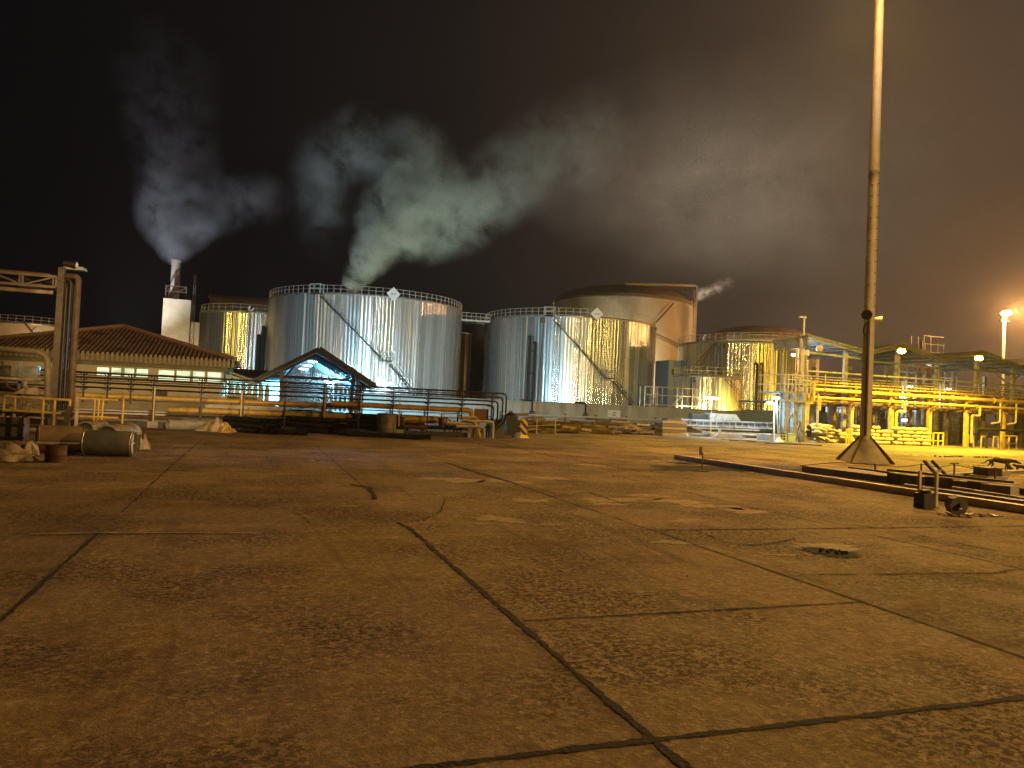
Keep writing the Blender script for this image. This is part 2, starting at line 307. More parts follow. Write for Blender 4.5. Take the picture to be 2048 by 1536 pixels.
# ================================================================== GROUND
def ground_mat():
    m=bpy.data.materials.new('worn_yard_concrete'); m.use_nodes=True; nt=m.node_tree; b=nt.nodes['Principled BSDF']
    g=N(nt,'ShaderNodeNewGeometry'); P=g.outputs['Position']
    def noise(s,d=5,rough=.6,st=(1,1,1),dist=0):
        mp=N(nt,'ShaderNodeMapping'); mp.inputs['Scale'].default_value=st; L(nt,P,mp.inputs[0])
        n=N(nt,'ShaderNodeTexNoise'); n.inputs['Scale'].default_value=s; n.inputs['Detail'].default_value=d; n.inputs['Roughness'].default_value=rough; n.inputs['Distortion'].default_value=dist
        L(nt,mp.outputs[0],n.inputs['Vector']); return n.outputs[0]
    def ramp(x,a,bb,lo=0,hi=1):
        r=N(nt,'ShaderNodeMapRange',interpolation_type='SMOOTHSTEP'); r.inputs[1].default_value=a; r.inputs[2].default_value=bb; r.inputs[3].default_value=lo; r.inputs[4].default_value=hi
        L(nt,x,r.inputs[0]); return r.outputs[0]
    def mix(f,a,c):
        x=N(nt,'ShaderNodeMix',data_type='RGBA'); L(nt,f,x.inputs[0]) if not isinstance(f,float) else None
        if isinstance(a,tuple): x.inputs[6].default_value=(*a,1)
        else: L(nt,a,x.inputs[6])
        if isinstance(c,tuple): x.inputs[7].default_value=(*c,1)
        else: L(nt,c,x.inputs[7])
        return x.outputs[2]
    big=noise(.22,5); med=noise(1.3,6,.65); fine=noise(42,3,.7); grit=noise(17,5,.72,dist=.6); pits=noise(19,5,.78,(1,1.15,1),.3); zone=noise(.55,4,.6)
    c=mix(ramp(med,.32,.70),(.21,.15,.075),(.33,.25,.135))
    c=mix(ramp(big,.40,.62),c,mix(ramp(med,.3,.7),(.25,.18,.095),(.31,.24,.14)))
    c=mix(ramp(fine,.35,.68),c,(.38,.30,.21)) if False else c
    # exposed aggregate speckle
    sp=N(nt,'ShaderNodeMath',operation='MULTIPLY'); L(nt,ramp(grit,.50,.68),sp.inputs[0]); sp.inputs[1].default_value=.8
    c=mix(ramp(noise(9,6,.78),.40,.57,.60,0),c,(.15,.10,.052))
    c=mix(sp.outputs[0],c,(.46,.37,.21))
    # dark pits that come in zones
    pm=N(nt,'ShaderNodeMath',operation='MULTIPLY'); L(nt,ramp(pits,.50,.54),pm.inputs[0]); L(nt,ramp(zone,.44,.60,.14,1.0),pm.inputs[1])
    c=mix(pm.outputs[0],c,(.050,.032,.016))
    c=mix(ramp(noise(3.6,6,.74,(1,1,1),.5),.50,.64,0,.32),c,(.14,.10,.055))
    c=mix(ramp(noise(5.1,5,.7,(1.3,.8,1),.3),.56,.66,0,.45),c,(.45,.35,.20))
    # tar and oil stains
    st=N(nt,'ShaderNodeMath',operation='MULTIPLY'); L(nt,ramp(noise(.42,7,.7,(1,1,1),.4),.52,.64),st.inputs[0]); L(nt,ramp(noise(7,4,.7),.40,.60,.30,.9),st.inputs[1])
    c=mix(st.outputs[0],c,(.12,.082,.052))
    sx=N(nt,'ShaderNodeSeparateXYZ'); L(nt,P,sx.inputs[0]); cb=N(nt,'ShaderNodeCombineXYZ')
    for ax,off in ((0,1.35),(1,0.0)):
        a_=N(nt,'ShaderNodeMath',operation='ADD'); a_.inputs[1].default_value=off; L(nt,sx.outputs[ax],a_.inputs[0])
        s_=N(nt,'ShaderNodeMath',operation='SNAP'); s_.inputs[1].default_value=3.2; L(nt,a_.outputs[0],s_.inputs[0]); L(nt,s_.outputs[0],cb.inputs[ax])
    wn=N(nt,'ShaderNodeTexWhiteNoise',noise_dimensions='3D'); L(nt,cb.outputs[0],wn.inputs['Vector'])
    tone=N(nt,'ShaderNodeMapRange'); tone.inputs[3].default_value=.80; tone.inputs[4].default_value=1.10; L(nt,wn.outputs[0],tone.inputs[0])
    vs=N(nt,'ShaderNodeVectorMath',operation='SCALE'); L(nt,c,vs.inputs[0]); L(nt,tone.outputs[0],vs.inputs['Scale']); c=vs.outputs[0]
    # long dusty tyre scuffs
    ty=ramp(noise(1.1,5,.7,(2.6,.16,1),.2),.56,.66,0,.45); c=mix(ty,c,(.10,.068,.038))
    L(nt,c,b.inputs['Base Color']); b.inputs['Specular IOR Level'].default_value=.3
    L(nt,ramp(med,.3,.7,.78,.98),b.inputs['Roughness'])
    h=N(nt,'ShaderNodeMath',operation='MULTIPLY_ADD'); L(nt,grit,h.inputs[0]); h.inputs[1].default_value=.55
    h2=N(nt,'ShaderNodeMath',operation='MULTIPLY'); L(nt,pm.outputs[0],h2.inputs[0]); h2.inputs[1].default_value=-.5; L(nt,h2.outputs[0],h.inputs[2])
    h3=N(nt,'ShaderNodeMath',operation='MULTIPLY_ADD'); L(nt,fine,h3.inputs[0]); h3.inputs[1].default_value=.35; L(nt,h.outputs[0],h3.inputs[2])
    bp=N(nt,'ShaderNodeBump'); bp.inputs['Strength'].default_value=1; bp.inputs['Distance'].default_value=.022; L(nt,h3.outputs[0],bp.inputs['Height']); L(nt,bp.outputs[0],b.inputs['Normal'])
    return m
gm=ground_mat()
prop(MB().add([(-600,-80,0),(700,-80,0),(700,900,0),(-600,900,0)],[(0,1,2,3)]).build('ground',gm,smooth=False),'brown worn concrete yard running under everything','ground',kind='structure')

strip_n=[0]
def strip(pts,w,step=.05,jit=.35,z=.004,mb=None,wob=.0):
    strip_n[0]+=1; z+=strip_n[0]*.00025
    mb=mb or MB(); pts=[V3((p[0],p[1],0)) for p in pts]; L_=[];Rr=[]; w0=1.;off=0.
    for i in range(len(pts)-1):
        a,b=pts[i],pts[i+1]; d=b-a; n=max(2,int(d.length/step)); t=d.normalized(); s=V3((-t.y,t.x,0))
        for k in range(n+(1 if i==len(pts)-2 else 0)):
            w0+= (1-w0)*.25+rnd.uniform(-jit,jit)*.5; w0=max(.25,min(1.8,w0)); off+=-off*.1+rnd.uniform(-1,1)*wob
            c=a+d*(k/n)+s*off; ww=w*w0/2
            L_.append(c+s*(ww*(1+rnd.uniform(-jit,jit)*.5))); Rr.append(c-s*(ww*(1+rnd.uniform(-jit,jit)*.5)))
    n=len(L_); vs=[(p.x,p.y,z) for p in L_]+[(p.x,p.y,z) for p in Rr]
    return mb.add(vs,[(i,n+i,n+i+1,i+1) for i in range(n-1)])
J=MB()
def gp(*px): return [tuple(G(*p)[:2]) for p in px]
strip([(1.87,1.5),(1.87,9.1),(1.80,9.6)],.055,.03,.5,mb=J,wob=.002)
strip([(5.02,1.5),(5.02,8.9)],.028,.04,.6,mb=J,wob=.002); strip([(5.0,8.8),(4.95,14.2),(5.0,22)],.022,.05,.7,mb=J,wob=.003)
strip([(8.12,3),(8.08,10.2),(8.1,24)],.022,.05,.7,mb=J,wob=.003)
strip([(-1.48,1.5),(-1.48,9.1)],.036,.03,.5,mb=J,wob=.003); strip([(-1.48,10.5),(-1.5,15),(-1.5,26)],.022,.05,.6,mb=J,wob=.004)
strip([(-4.7,2),(-4.7,22)],.04,.05,.6,mb=J,wob=.003)
strip([(-.2,3.15),(1.2,3.19),(1.95,3.2),(12,3.24)],.046,.03,.5,mb=J,wob=.002)
strip([(1.9,5.17),(5.05,5.22)],.022,.03,.7,mb=J,wob=.003)
strip([(-1.5,8.95),(.5,8.87),(1.83,8.79),(5.0,8.81),(5.6,8.81)],.014,.03,.8,mb=J,wob=.002); strip([(5.0,8.81),(7.6,8.80),(13.1,8.82)],.035,.03,.8,mb=J,wob=.004)
strip([(5.2,6.22),(6.6,6.10),(7.5,6.0),(8.0,6.12),(8.6,6.05),(12,6.2)],.028,.03,.8,mb=J,wob=.006)
strip([(-6,11.8),(-1.4,11.7),(1.2,11.75)],.016,.04,.8,mb=J,wob=.003)
strip([(1.83,12.4),(8,12.2),(13,12.3)],.02,.04,.8,mb=J,wob=.003)
strip([(-4,15.8),(1.8,15.9),(8,15.7),(13,15.8)],.03,.05,.8,mb=J,wob=.003)
strip([(-4,19.5),(1.8,19.4),(13,19.6)],.03,.05,.8,mb=J,wob=.003)
strip([(1.9,12.4),(1.9,26)],.016,.05,.8,mb=J,wob=.003)
strip([(-8,26),(13,26.2)],.04,.06,.8,mb=J,wob=.004)
# cracks read off the slabs
for w,px in ((.025,((1395,1065),(1420,1072),(1445,1083),(1500,1092),(1555,1086),(1590,1078))),
             (.02,((810,1045),(850,1040),(880,1025),(890,1000))),(.02,((560,1015),(600,1030),(622,1050))),
             (.05,((700,970),(740,975),(750,1000))),(.06,((890,925),(960,948),(1040,970))),
             (.07,((985,885),(1050,900),(1110,915),(1250,938),(1400,955))),(.03,((1060,1000),(1180,985),(1250,1010))),
             (.03,((1700,1050),(1800,1060),(1900,1085),(2040,1110))),(.02,((640,967),(700,970),(760,968),(840,966)))):
    strip(gp(*px),w,.04,.8,mb=J,wob=.006,z=.005)
prop(J.build('road_joints',M['dirt'],smooth=False),'dark dirt-filled joints and cracks between the yard slabs','joints',kind='structure')

PT=MB()
def blob(cx,cy,wx,wy,z=.0035,mb=PT,n=150,amp=.4):
    c=G(cx,cy); a=(G(cx+wx/2,cy)-G(cx-wx/2,cy)).length/2; b_=(G(cx,cy-wy/2)-G(cx,cy+wy/2)).length/2
    ax=(G(cx+wx/2,cy)-G(cx-wx/2,cy)).normalized(); ay=V3((-ax.y,ax.x,0)); ph=[rnd.uniform(0,6.28) for _ in range(9)]
    ring=[]
    for k in range(n):
        t=2*math.pi*k/n; r=1+sum(amp/(j+1.5)*math.sin((j+2)*t+ph[j]) for j in range(9)); r=max(.15,r*(1+rnd.uniform(-.22,.22)))
        p=c+ax*(a*r*math.cos(t))+ay*(b_*r*math.sin(t)); ring.append((p.x,p.y,z))
    mb.add([(c.x,c.y,z)]+ring,[(0,1+k,1+(k+1)%n) for k in range(n)])
for b_ in ((995,1038,95,12),(915,960,110,8),(985,962,60,7),(1062,1001,60,9),(1095,956,50,8),(1040,965,40,5),(1235,1000,130,9),(1300,992,90,6),(1350,1003,110,8),(1400,1012,60,7),
           (1490,1022,90,8),(1460,1015,50,6),(1375,1041,70,5),(1345,1085,70,6),(1105,1049,50,3),(1215,1008,60,5),(960,1047,30,3),(700,1012,50,2),(1180,930,40,4),(1650,1090,90,6),(1560,1110,60,3)):
    blob(*b_)
prop(PT.build('road_patches',M['palepatch'],smooth=False),'pale peeling patches of old topping on the slabs','patches',kind='structure')
kl=MB(); strip(gp((60,1070),(200,1067),(520,1068)),.05,.04,.6,mb=kl,z=.0045)
prop(kl.build('road_line',M['palepatch'],smooth=False),'faded pale line across the left slabs','line',kind='structure')
# broken wet hole
c=G(1662,1105)
hm=mat('wet_black_rubble',(.018,.014,.010),(.006,.005,.004),.85,0,22,.6,30,spec=.15)
h=thing('broken_drain','ragged black wet hole in the slab right of centre','drain hole',(c.x,c.y,0))
wb=MB(); blob(1650,1097,104,13,.0055,wb,amp=.35); wb.build('wet_rim',mat('wet_concrete',(.27,.20,.11),(.16,.115,.06),.7,0,18,.8,40),h,smooth=False)
hb=MB(); blob(1663,1106,84,15,.0075,hb,amp=.25); hb.build('hole',hm,h,smooth=False)
rb=MB()
for k in range(40):
    t=rnd.uniform(0,6.28); r=rnd.random()**.5; x=c.x+.17*r*math.cos(t)+.02; y=c.y+.20*r*math.sin(t); s=rnd.uniform(.006,.018)
    rb.bar((x,y,.008),(x+rnd.uniform(-s,s)*2,y+rnd.uniform(-s,s)*2,.008+s),s*1.3,s)
prop(rb.build('rubble',M['dirt'],h),kind='stuff')
# litter
for i,(x,y) in enumerate(((640,924),(1310,925),(1488,909))):
    c=G(x,y); mb=MB(); s=.16
    vs=[(c.x+rnd.uniform(-s,s)*1.6,c.y+rnd.uniform(-s,s),.01+rnd.uniform(0,.05)) for _ in range(9)]
    mb.add(vs,[(0,1,2),(1,3,2),(3,4,5),(2,5,6),(4,7,8),(6,7,1)])
    prop(mb.build('litter_scrap',M['poly'],smooth=False),['crumpled scrap on bare slabs left of centre','scrap of litter on slabs behind the bollard sign','small scrap on the yellow-lit slab near the steel stack'][i],'litter')
spk=MB()
for k in range(60):
    p=G(rnd.uniform(650,2000),rnd.uniform(930,1200)); s=rnd.uniform(.003,.009)
    spk.bar((p.x,p.y,0),(p.x+s,p.y+s*.5,s),s*1.5,s)
prop(spk.build('gravel',M['palepatch'],smooth=False),'scattered tiny stones on the yard','gravel',kind='stuff')

# ================================================================== TANKS
def edges(xl,yl,xr,yr,dist):
    a=ray(xl,yl); b=ray(xr,yr); a1=math.atan2(a.x,a.y); a2=math.atan2(b.x,b.y); h=(a2-a1)/2; m=(a1+a2)/2
    r=dist*math.sin(h); t=dist*math.cos(h)
    z=CAMH+t*.5*(a.z/math.hypot(a.x,a.y)+b.z/math.hypot(b.x,b.y))
    return V3((dist*math.sin(m),dist*math.cos(m),0)),r,z
def cyl_hit(px,py,c,r):
    d=ray(px,py); o=CP-V3((c.x,c.y,0)); A=d.x**2+d.y**2; B=2*(o.x*d.x+o.y*d.y); C_=o.x**2+o.y**2-r*r
    disc=max(0,B*B-4*A*C_); t=(-B-math.sqrt(disc))/(2*A); p=CP+d*t
    return p, math.atan2(p.y-c.y,p.x-c.x)
def ringrail(c,r,z,a0=0,a1=2*math.pi,n=64,h=1.1,t=.035):
    mb=MB()
    for zz_ in (h,h*.55,.12):
        pts=[(c.x+r*math.cos(a0+(a1-a0)*k/n),c.y+r*math.sin(a0+(a1-a0)*k/n),z+zz_) for k in range(n+1)]
        mb.path(pts,t,4,cap=False)
    for k in range(n+1):
        a=a0+(a1-a0)*k/n; x,y=c.x+r*math.cos(a),c.y+r*math.sin(a); mb.bar((x,y,z),(x,y,z+h),t*1.8)
    return mb
def stair(root,c,r,p0,p1,m,rail=True,dr=.45,wid=.8):
    a,f0_=cyl_hit(*p0,c,r+dr); b,f1_=cyl_hit(*p1,c,r+dr); 
    n=max(8,int(abs(a.z-b.z)/.28)); tr=MB(); st=MB(); hr=MB()
    pt=lambda t,rr,dz=0:V3((c.x+rr*math.cos(f0_+(f1_-f0_)*t),c.y+rr*math.sin(f0_+(f1_-f0_)*t),a.z+(b.z-a.z)*t+dz))
    for rr in (r+.12,r+.12+wid):
        st.path([pt(k/24,rr) for k in range(25)],.05,4)
    for k in range(n):
        t=(k+.5)/n; tr.bar(pt(t,r+.12),pt(t,r+.12+wid),.24,.05)
    if rail:
        for dz in (.95,.5): hr.path([pt(k/24,r+.12+wid,dz) for k in range(25)],.018,4)
        for k in range(0,n,4): hr.bar(pt(k/n,r+.12+wid),pt(k/n,r+.12+wid,.95),.03)
        hr.build('handrail',M['rail'],root)
    s=st.build('stringer',m,root); tr.build('stair_tread',m,root)
    return a,b
def platform(root,c,r,px,z,w=1.6,m=None):
    p,f=cyl_hit(*px,c,r+.6); mb=MB(); hr=MB(); t=V3((-math.sin(f),math.cos(f),0)); nrm=V3((math.cos(f),math.sin(f),0)); o=V3((c.x,c.y,z))+nrm*(r+.55)
    mb.bar(o-t*w/2,o+t*w/2,1.0,.12)
    for s in (-1,1):
        for d in (.5,-.45): hr.bar(o+t*(s*w/2)+nrm*d,o+t*(s*w/2)+nrm*d+V3((0,0,1.25)),.09)
    for zq in (1.22,.65):
        for d in (.5,-.45): hr.bar(o-t*w/2+nrm*d+V3((0,0,zq)),o+t*w/2+nrm*d+V3((0,0,zq)),.08)
        for s in (-1,1): hr.bar(o+t*(s*w/2)+nrm*.5+V3((0,0,zq)),o+t*(s*w/2)-nrm*.45+V3((0,0,zq)),.08)
    mb.build('landing',M['steel_dark'],root); hr.build('landing_rail',M['rail'],root)
def diamond(root,c,r,px,size=.95,mark=0):
    p,f=cyl_hit(*px,c,r+.38); nrm=V3((math.cos(f),math.sin(f),0)); t=V3((-math.sin(f),math.cos(f),0)); o=V3((p.x,p.y,p.z))
    vs=[o+V3((0,0,size)),o+t*size,o-V3((0,0,size)),o-t*size]; mb=MB(); mb.add(vs+[v+nrm*.05 for v in vs],[(0,1,2,3),(7,6,5,4),(0,4,5,1),(1,5,6,2),(2,6,7,3),(3,7,4,0)])
    d=mb.build('diamond_placard',M['white'],root,smooth=False)
    mk=MB(); q=o+nrm*.058
    if mark==1:
        a=[q+V3((0,0,.55))-t*.05,q+t*.35+V3((0,0,.1)),q-t*.15-V3((0,0,.45))]; mk.add(a+[v+nrm*.01 for v in a],[(0,1,2),(5,4,3)])
    else:
        for s in (-1,1): mk.bar(q+t*(s*.22-.1),q+t*(s*.22+.1),.02,.22,up=(0,0,1))
        mk.bar(q-t*.15,q+t*.15,.02,.06,up=(0,0,1))
    mk.build('placard_mark',M['steel_grey'] if mark==0 else M['black'],d,smooth=False)
def tank(name,label,px,dist,metal_c=(.74,.76,.76),seam=None,rail=True,roof='flat',group='clad storage tanks behind the bund wall',m=None,ztop=None,rough=.25,metalness=.82,nrail=72,domeh=0,na=.8,rib=.32):
    c,r,z=edges(*px,dist); z=ztop or z
    root=thing(name,label,'storage tank',(c.x,c.y,0),group)
    mm=m or cladding(label.split()[0]+'_cladding',metal_c,r,(c.x,c.y),rough,metalness,na=na,rib=rib)
    prof=[(r,0),(r,z)] if not seam else [(r,0),(r,seam),(r+.07,seam),(r+.07,z)]
    MB().lathe(prof,(c.x,c.y,0),192).build('shell',mm,root)
    rf=MB(); dh=domeh or r*.05
    rf.lathe([(r+.16,z-.18),(r+.18,z+.02),(r-.3,z+.06)]+[(r*math.cos(t),z+.06+dh*math.sin(t)) for t in (0.15,.35,.6,.85,1.1,1.35,math.pi/2)],(c.x,c.y,0),120)
    rf.build('roof',M['domegrey'] if roof!='flat' else M['steel_grey'],root)
    if rail: ringrail(c,r-.05,z+.05,n=nrail).build('rim_handrail',M['rail'],root)
    return root,c,r,z
# A
tA,cA,rA,zA=tank('storage_tank','smaller ribbed tank with gold reflections beside the tile roof',(401,630,620,640),125,seam=7.4,nrail=44)
diamond(tA,cA,rA,(502,617),.5,1)
rp=MB()
for x,y in ((518,672),(528,655)):
    p,_=cyl_hit(x,y,cA,rA+.5); rp.path([(p.x,p.y+.6,p.z),(p.x,p.y,p.z+.1),(p.x,p.y,.1)],.28,8,bend=.5)
rp.build('riser_pipe',M['black_rub'],tA)
# B
tB,cB,rB,zB=tank('storage_tank','widest ribbed silver tank with pale blue sheen and long stair',(538,597,924,628),118,seam=9.7,nrail=96,na=.40,rib=.26,metalness=.62,rough=.24)
a,b=stair(tB,cB,rB,(642,592),(766,720),M['black']); platform(tB,cB,rB,(773,722),cyl_hit(773,722,cB,rB+.45)[0].z,1.5)
stair(tB,cB,rB,(780,728),(842,806),M['black']); platform(tB,cB,rB,(633,590),zB-.1,1.5)
diamond(tB,cB,rB,(787,588),.95)
dp=MB()
for x in (610,):
    p,_=cyl_hit(x,600,cB,rB+.15); dp.path([(p.x,p.y,zB),(p.x,p.y,.2)],.12,6)
dp.build('downpipe',M['rail'],tB)
vt=MB(); q=V3((cB.x-3,cB.y-4,zB)); vt.lathe([(.5,0),(.5,1.4),(.8,1.5),(.8,1.9),(0,2.1)],q,12); vt.build('vent',M['steel_grey'],tB)
# D
tD,cD,rD,zD=tank('storage_tank','ribbed tank half blue half gold with diagonal stair and twin black risers',(971,646,1312,655),122,seam=9.0,nrail=84,metalness=.80,na=.75,rib=.30)
stair(tD,cD,rD,(1107,640),(1212,757),M['black']); platform(tD,cD,rD,(1220,757),cyl_hit(1220,757,cD,rD+.45)[0].z,1.3)
stair(tD,cD,rD,(1228,762),(1268,812),M['black']); platform(tD,cD,rD,(1099,634),zD-.1,1.4)
diamond(tD,cD,rD,(1194,628),.95)
rp=MB()
for x,y in ((1060,674),(1071,686)):
    p,_=cyl_hit(x,y,cD,rD+.5); rp.path([(p.x+.1,p.y+.8,p.z),(p.x,p.y,p.z+.15),(p.x,p.y,.1)],.20,8,bend=.6)
for zq in (9.4,6.2,3.4):
    p,_=cyl_hit(1060,674,cD,rD+.5); p2,_=cyl_hit(1071,674,cD,rD+.5); rp.bar((p.x,p.y,zq),(p2.x,p2.y,zq),.12)
rp.build('riser_pipe',M['black_rub'],tD)
cd=MB(); p,_=cyl_hit(1087,645,cD,rD+.12); cd.bar((p.x,p.y,zD-.2),(p.x-.4,p.y,.3),.13); cd.box(p.x-.5,p.x+.4,p.y-.1,p.y+.1,zD-1.1,zD-.3)
cd.build('conduit',M['steel_brown'],tD)
dp=MB(); p,_=cyl_hit(1054,640,cD,rD+.12); dp.bar((p.x,p.y,zD),(p.x-.1,p.y,.2),.16); dp.build('downpipe',M['rail'],tD)
# F, G
tF,cF,rF,zF=tank('storage_tank','gold-lit ribbed tank with stair climbing to the right by the steel tower',(1356,690,1626,700),122,metal_c=(.76,.70,.58),nrail=70,rough=.25)
stair(tF,cF,rF,(1434,686),(1382,748),M['steel_brown'],dr=.4); 
rp=MB()
for x in (1515,1526):
    p,_=cyl_hit(x,728,cF,rF+.5); rp.path([(p.x+.1,p.y+.8,p.z),(p.x,p.y,p.z+.15),(p.x,p.y,.1)],.17,8,bend=.5)
for zq in (8,5.5,3):
    p,_=cyl_hit(1515,728,cF,rF+.5); p2,_=cyl_hit(1526,728,cF,rF+.5); rp.bar((p.x,p.y,zq),(p2.x,p2.y,zq),.1)
rp.build('riser_pipe',M['black_rub'],tF)
dp=MB(); p,_=cyl_hit(1452,690,cF,rF+.15); dp.bar((p.x,p.y,zF),(p.x,p.y,.2),.10); dp.box(p.x-.35,p.x+.35,p.y-.25,p.y+.1,zF-.9,zF-.4); dp.build('conduit',M['steel_brown'],tF)
tG,cG,rG,zG=tank('storage_tank','lowest yellow-lit tank standing in front of the gold tank',(1348,753,1484,757),104,metal_c=(.76,.71,.62),nrail=26,rough=.25)
stair(tG,cG,rG,(1452,758),(1484,806),M['steel_brown'],dr=.4)
ex=MB(); p,_=cyl_hit(1388,760,cG,rG+.3); ex.path([(p.x+.5,p.y+.4,p.z),(p.x,p.y,p.z-.3),(p.x-.1,p.y,.2)],.22,8,bend=.4); ex.build('exhaust_pipe',M['steel_brown'],tG)
# E and H painted dome tanks
tE,cE,rE,zE=tank('dome_tank','tall cream dome-roofed tank with pipework on its roof edge',(1107,607,1387,613),150,m=M['tankcream'],roof='dome',domeh=3.5,rail=False,group='painted dome-roofed tanks at the back')
ringrail(cE,rE+.1,zE+.02,n=60,h=.35).build('rim_kerb',M['rail'],tE)
stp=MB()
for (a_,b_) in (((1347,606),(1305,652)),((1312,668),(1364,694))):
    p,f1=cyl_hit(*a_,cE,rE+.6); q,f2=cyl_hit(*b_,cE,rE+.6)
    pts=[(cE.x+(rE+.6)*math.cos(f1+(f2-f1)*k/16),cE.y+(rE+.6)*math.sin(f1+(f2-f1)*k/16),p.z+(q.z-p.z)*k/16) for k in range(17)]
    stp.path(pts,.13,4)
stp.build('spiral_stair',M['steel_brown'],tE)
yE=cE.y-6
gp_=MB(); P_=lambda x,y:PY(x,y,yE)
a,b,c_,d_=P_(1250,583),P_(1250,568),P_(1393,571),P_(1393,700)
gp_.path([a,b,c_,(c_.x,c_.y,3)],.28,8,bend=.5); gp_.build('vapour_pipe',M['rail'],tE)
gp2=MB()
for x in (1384,1389): p=P_(x,600); gp2.path([p,(p.x,p.y,3)],.16,6)
gp2.build('riser_pipe',M['steel_grey'],tE)
sc=MB()
for i in range(9):
    p=P_(1322+i*8,602); q=P_(1322+i*8,570+rnd.uniform(0,8)); sc.bar(p,(p.x,p.y,q.z),.14)
for yq in (573,585,598): sc.bar(P_(1322,yq),P_(1392,yq+2),.14)
for i in range(4): sc.bar(P_(1322+i*18,600),P_(1338+i*18,574),.1)
sc.build('roof_walkway',M['steel_brown'],tE)
tH,cH,rH,zH=tank('dome_tank','grey-brown dome-roofed tank behind the gold ribbed tank',(1405,681,1640,693),160,m=M['tankcream'],roof='dome',domeh=3.4,rail=True,group='painted dome-roofed tanks at the back',nrail=50)
# C narrow tanks between B and D
mR=cladding('rusty_tank_cladding',(.42,.26,.11),6,(30,135),.4,.8)
tC,cC,rC,zC=tank('storage_tank','narrow rust-brown tank seen in the gap beside the widest tank',(890,666,944,668),140,m=mR,rail=False)
tC2,cC2,rC2,zC2=tank('storage_tank','unlit dark tank filling the gap between the two silver tanks',(930,650,1010,652),170,m=M['steel_dark'],nrail=30)
wk=thing('tank_walkway','high walkway bridging the gap between the two silver tanks','walkway',(30,110,14))
wb=MB(); p=PY(922,640,108); q=PY(978,644,108)
for dz in (0,): wb.bar(p,q,.9,.22)
wb.build('deck',M['rail'],wk); wr=MB()
for dz in (.6,1.1): wr.bar(p+V3((0,-.4,dz)),q+V3((0,-.4,dz)),.07)
for k in range(7): t=p+(q-p)*(k/6)+V3((0,-.4,0)); wr.bar(t,t+V3((0,0,1.1)),.07)
wr.build('handrail',M['steel_grey'],wk)
# far left cream tank
tL,cL,rL,zL=tank('storage_tank','cream tank lit orange at the far left edge',(-50,650,158,655),150,m=M['tankcream'],nrail=40,group='painted dome-roofed tanks at the back')
diamond(tL,cL,rL,(74,662),.7)
st_=MB(); p,_=cyl_hit(45,640,cL,rL+.4); q,_=cyl_hit(68,668,cL,rL+.4); st_.bar(p,q,.2); st_.build('stair_rail',M['steel_dark'],tL)
# block building behind tank A
bb=thing('concrete_block_house','stained brown concrete block rising behind the smaller ribbed tank','building',(0,160,0))
p=PY(419,594,160); q=PY(560,606,160)
MB().box(p.x,q.x,160,176,0,p.z).build('wall',M['blockwall'],bb,smooth=False)
cp=MB(); cp.box(p.x-.2,q.x+.2,159.7,176.2,p.z,p.z+.5); cp.box(p.x,p.x+.15,159.9,160.1,p.z+.5,p.z+1.5); cp.build('parapet',M['steel_brown'],bb,smooth=False)
# chimney building
ch=thing('boiler_house','tall cream building carrying the smoking chimney','building',(-15,172,0))
p=PY(327,594,169); q=PY(382,603,169); w=PY(402,645,169)
mb=MB(); mb.box(p.x,q.x,169,180,0,p.z-.2)
mb.build('tower_wall',M['cream'],ch,smooth=False); MB().box(q.x+.003,w.x+1.5,169.4,181,0,w.z).build('annex_wall',M['cream'],ch,smooth=False)
cc=PY(349,590,173); 
MB().lathe([(.95,p.z-.2),(.92,p.z+8.0),(1.05,p.z+8.05),(1.05,p.z+8.4),(.8,p.z+8.4),(.8,p.z+5)],(cc.x,173,0),24).build('chimney',mat('chimney_paint',(.50,.46,.40),(.36,.33,.28),.8,0,.8,.1,5),ch)
fr=MB(); x0,x1=p.x+.3,q.x-1.1
for x in (x0,x1):
    for y in (170,176): fr.bar((x,y,p.z-.2),(x,y,p.z+2.6),.3)
for zq in (1.4,2.5):
    fr.bar((x0,170,p.z+zq),(x1,170,p.z+zq),.2); fr.bar((x0,176,p.z+zq),(x1,176,p.z+zq),.2)
fr.bar((x0,170,p.z),(x1,170,p.z+2.4),.16)
for x in (x0,x1): fr.bar((x,170,p.z+2.5),(x,176,p.z+2.5),.2)
fr.build('access_frame',M['steel_brown'],ch)
# mast far behind
am=thing('lattice_mast','thin faint red and white lattice mast beside the chimney','mast',(-12.4,165,0))
for i in range(12):
    mb=MB(); z0=i*2.06; zt=z0+2.05; w0=.55*(1-i/16); 
    for sx in (-1,1):
        for sy in (-1,1): mb.bar((-12.4+sx*w0,165+sy*w0,z0),(-12.4+sx*w0,165+sy*w0,zt),.08)
    mb.bar((-12.4-w0,165-w0,z0),(-12.4+w0,165-w0,zt),.06); mb.bar((-12.4+w0,165-w0,z0),(-12.4-w0,165-w0,zt),.06); mb.bar((-12.4-w0,165-w0,zt),(-12.4+w0,165-w0,zt),.06)
    mb.build('mast_section',mat('mast_red' if i%2 else 'mast_white',(.12,.03,.03) if i%2 else (.16,.16,.17)),am)

